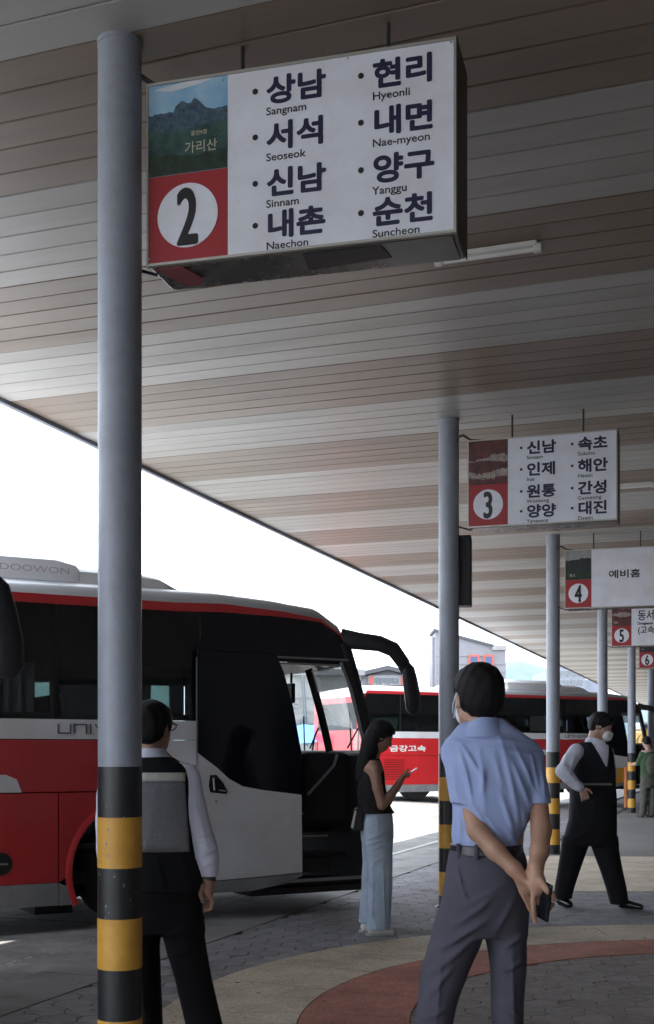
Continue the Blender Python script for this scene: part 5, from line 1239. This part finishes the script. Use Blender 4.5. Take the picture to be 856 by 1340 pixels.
sh.folds(f.xz([(738, 985, 728, 1005, .012, .008), (746, 990, 738, 1012, .010, .008), (728, 1012, 744, 1014, .010, .008), (730, 1022, 746, 1020, .009, .008), (738, 1028, 750, 1022, .008, .006)])).wob(.0025, 34, 30, 30)
sh.build('shirt', C_wh, f.e)
co = f.field(755, 960, 800, 990, -.16, .14, .006)
co.loft([f.ring(965, 768, 788, .058, 0), f.ring(971, 765, 793, .07, 0), f.ring(980, 761, 797, .09, 0)], .01); co.build('collar', C_wh, f.e)
ve = f.field(735, 962, 818, 1085, -.25, .25, .0065)
ve.loft([f.ring(971, 759, 796, .082), f.ring(976, 754, 800, .105), f.ring(990, 750, 803, .125), f.ring(1010, 748, 805, .132), f.ring(1035, 746, 806, .138), f.ring(1060, 745, 807, .142), f.ring(1080, 744, 807, .142)], .02, 2.3)
# open neckline
a0, a1, a2 = f.p(770, 968), f.p(792, 968), f.p(790.5, 1003)
def vcut(x, y, z):
    t = np.clip((z - a2[2]) / (a0[2] - a2[2]), 0, 1.4); xl = a2[0] - .012 + (a0[0] - a2[0] + .01) * t; xr = a2[0] + .006 + (a1[0] + .02 - a2[0]) * t
    return np.maximum(np.maximum(xl - x, x - xr), np.maximum(a2[2] - z, y + .04))
ve.put((a0[0] - .05, -.25, a2[2]), (a1[0] + .1, -.0, a0[2] + .1), vcut, .004, cut=True)
ve.folds(f.xz([(757, 1000, 760, 1050, .010, .005), (748, 1040, 760, 1075, .010, .006), (790, 1010, 788, 1070, .006, .006), (775, 1040, 772, 1075, .01, .005)]), yhi=0).wob(.002, 24, 22, 22)
ve.build('vest', C_vb, f.e)
tr = f.field(715, 1060, 835, 1188, -.28, .28, .007)
tr.loft([f.ring(1068, 746, 806, .13), f.ring(1080, 742, 807, .14), f.ring(1095, 738, 807, .135), f.ring(1106, 737, 808, .12)], .02, 2.2)
tr.loft([f.ring(1095, 737, 775, .105, .01), f.ring(1115, 734, 768, .10, .02), f.ring(1140, 731, 760, .09, .04), f.ring(1160, 728, 754, .085, .06), f.ring(1177, 726, 750, .08, .07)], .02)
tr.loft([f.ring(1095, 770, 808, .105, 0), f.ring(1115, 776, 810, .10, -.01), f.ring(1140, 785, 814, .09, -.03), f.ring(1160, 791, 818, .085, -.045), f.ring(1182, 797, 821, .08, -.05)], .02)
tr.folds(f.xz([(742, 1100, 770, 1085, .012, .007), (750, 1110, 745, 1170, .01, .005), (790, 1110, 802, 1175, .01, .005), (780, 1100, 802, 1088, .012, .007), (736, 1150, 754, 1142, .012, .006), (792, 1150, 812, 1142, .012, .006)]), yhi=.05)
tr.build('trousers', C_bt, f.e)
q = f.field(720, 1172, 762, 1192, -.06, .2, .005); q.rc(f.p(737, 1180, .08), f.p(745, 1184, .02), .045, .036, .02).clip(lambda x, y, z: -z + .001 + 0 * x + 0 * y); q.build('shoe', SH, f.e)
q = f.field(795, 1170, 850, 1192, -.2, .08, .005); q.rc(f.p(812, 1181, -.05), f.p(834, 1185, -.10), .042, .028, .02).clip(lambda x, y, z: -z + .001 + 0 * x + 0 * y); q.build('shoe', SH, f.e)
a_ = Vector(f.p(775, 1026, -.175)); bk = empty('notebook', Vector((f.e.location.x + a_.x, f.e.location.y + a_.y, a_.z)), 0, 'dark notebook held flat at the waist of the striding man', 'notebook')
MB().box(-.12, .12, -.06, .03, -.012, .002).build('cover', M_box, bk, bevel=.002); MB().box(-.117, .117, -.058, .028, .0022, .008).build('pages', mat('paper', (.30, .27, .24), .8), bk); MB().box(-.12, .12, -.06, .03, .0082, .011).build('cover', M_box, bk)

# ---- distant man in green
f = Fig(848, 25.2, 'distant man in green shirt with a dark backpack, standing at the right edge', .012)
R = frame(math.radians(20), math.radians(18)); hc = f.p(846, 971, .03)
b = f.field(825, 955, 870, 1074, -.3, .4, .011)
head(b, hc, R, 1.0, f.p(849, 982, 0), .055)
b.loft([f.ring(982, 840, 858, .10), f.ring(1015, 840, 860, .11)], .02)
b.rc(f.p(844, 1015, 0), f.p(841, 1066, .0), .08, .045, .02); b.rc(f.p(854, 1015, 0), f.p(853, 1066, .0), .08, .045, .02)
b.chain([f.p(841, 985, .0), f.p(836.5, 998, .05), f.p(832, 1001, .2), f.p(830, 1001, .24)], [.05, .045, .032, .035], .012)
b.chain([f.p(858, 985, .0), f.p(861, 1000, .05), f.p(857, 1006, .2)], [.05, .045, .035], .012)
b.build('body', SK2, f.e)
q = f.field(836, 956, 858, 984, -.15, .2, .010); T = lambda p: np.array(hc) + R @ np.array(p)
q.ell(T((0, -.016, .034)), (.088, .102, .09), .02, R).ell(T((0, -.045, -.025)), (.072, .062, .062), .03, R).ell(T((0, .085, -.055)), (.09, .085, .10), .01, R, cut=True); q.build('hair', H_hair, f.e)
q = f.field(826, 978, 868, 1024, -.25, .25, .011)
q.loft([f.ring(982, 843, 857, .09), f.ring(987, 839, 860, .12), f.ring(1000, 838, 861, .13), f.ring(1018, 838, 861, .135)], .02).rc(f.p(841, 987, 0), f.p(837, 998, .05), .075, .065, .02).rc(f.p(859, 987, 0), f.p(861, 998, .04), .075, .065, .02)
q.wob(.004, 24, 20, 20).build('shirt', cloth('green_shirt_cloth', (.04, .08, .04), bs=200), f.e)
q = f.field(828, 1008, 868, 1072, -.25, .25, .011)
q.loft([f.ring(1012, 838, 861, .14), f.ring(1030, 838, 861, .14)], .02).loft([f.ring(1025, 838, 850, .11), f.ring(1045, 837, 848, .10), f.ring(1067, 837, 846, .095)], .02).loft([f.ring(1025, 849, 861, .11), f.ring(1045, 849, 860, .10), f.ring(1067, 848, 858, .095)], .02)
q.wob(.006, 22, 20, 26).build('trousers', cloth('olive_trouser_cloth', (.085, .085, .07), bs=200), f.e)
for x_ in (840, 852):
    q = f.field(x_ - 9, 1062, x_ + 9, 1072, -.12, .24, .010); q.rc(f.p(x_, 1067.5, -.02), f.p(x_ - 2, 1067.8, .13), .05, .042, .02); q.clip(lambda x, y, z: -z + .002 + 0 * x + 0 * y); q.build('shoe', mat('brown_shoe', (.05, .04, .035), .7), f.e)
a_ = Vector(f.p(851, 1000, -.20)); bp_ = empty('backpack', Vector((f.e.location.x + a_.x, f.e.location.y + a_.y, a_.z - .22)), 0, 'dark olive backpack on the back of the distant man in green', 'backpack')
q = Field((-.2, -.14, -.03), (.2, .14, .5), .011); q.ell((0, 0, .2), (.15, .10, .24), .02).ell((0, -.07, .12), (.11, .055, .11), .02); q.build('pack', cloth('olive_pack_cloth', (.06, .065, .05), bs=150), bp_)
for q_ in (-1, 1): MB().tube([(q_ * .09, .08, .05), (q_ * .11, .05, .32), (q_ * .09, .16, .41)], .018, n=6, flat=.5).build('shoulder_strap', B_trim, bp_)

# ------------------------------------------------------------------ haze
hz = MB().box(-4200, 4200, -700, 6200, -1.2, 560).build('haze', bpy.data.materials.new('haze_air'), kind='stuff')
hm = hz.data.materials[0]; hm.use_nodes = True; nt = hm.node_tree; nt.nodes.remove(nt.nodes['Principled BSDF'])
pv = nt.nodes.new('ShaderNodeVolumePrincipled'); pv.inputs['Density'].default_value = .000055; pv.inputs['Color'].default_value = (.62, .82, 1.0, 1); pv.inputs['Anisotropy'].default_value = .2
nt.links.new(pv.outputs[0], nt.nodes['Material Output'].inputs['Volume'])
S.cycles.volume_bounces = 1
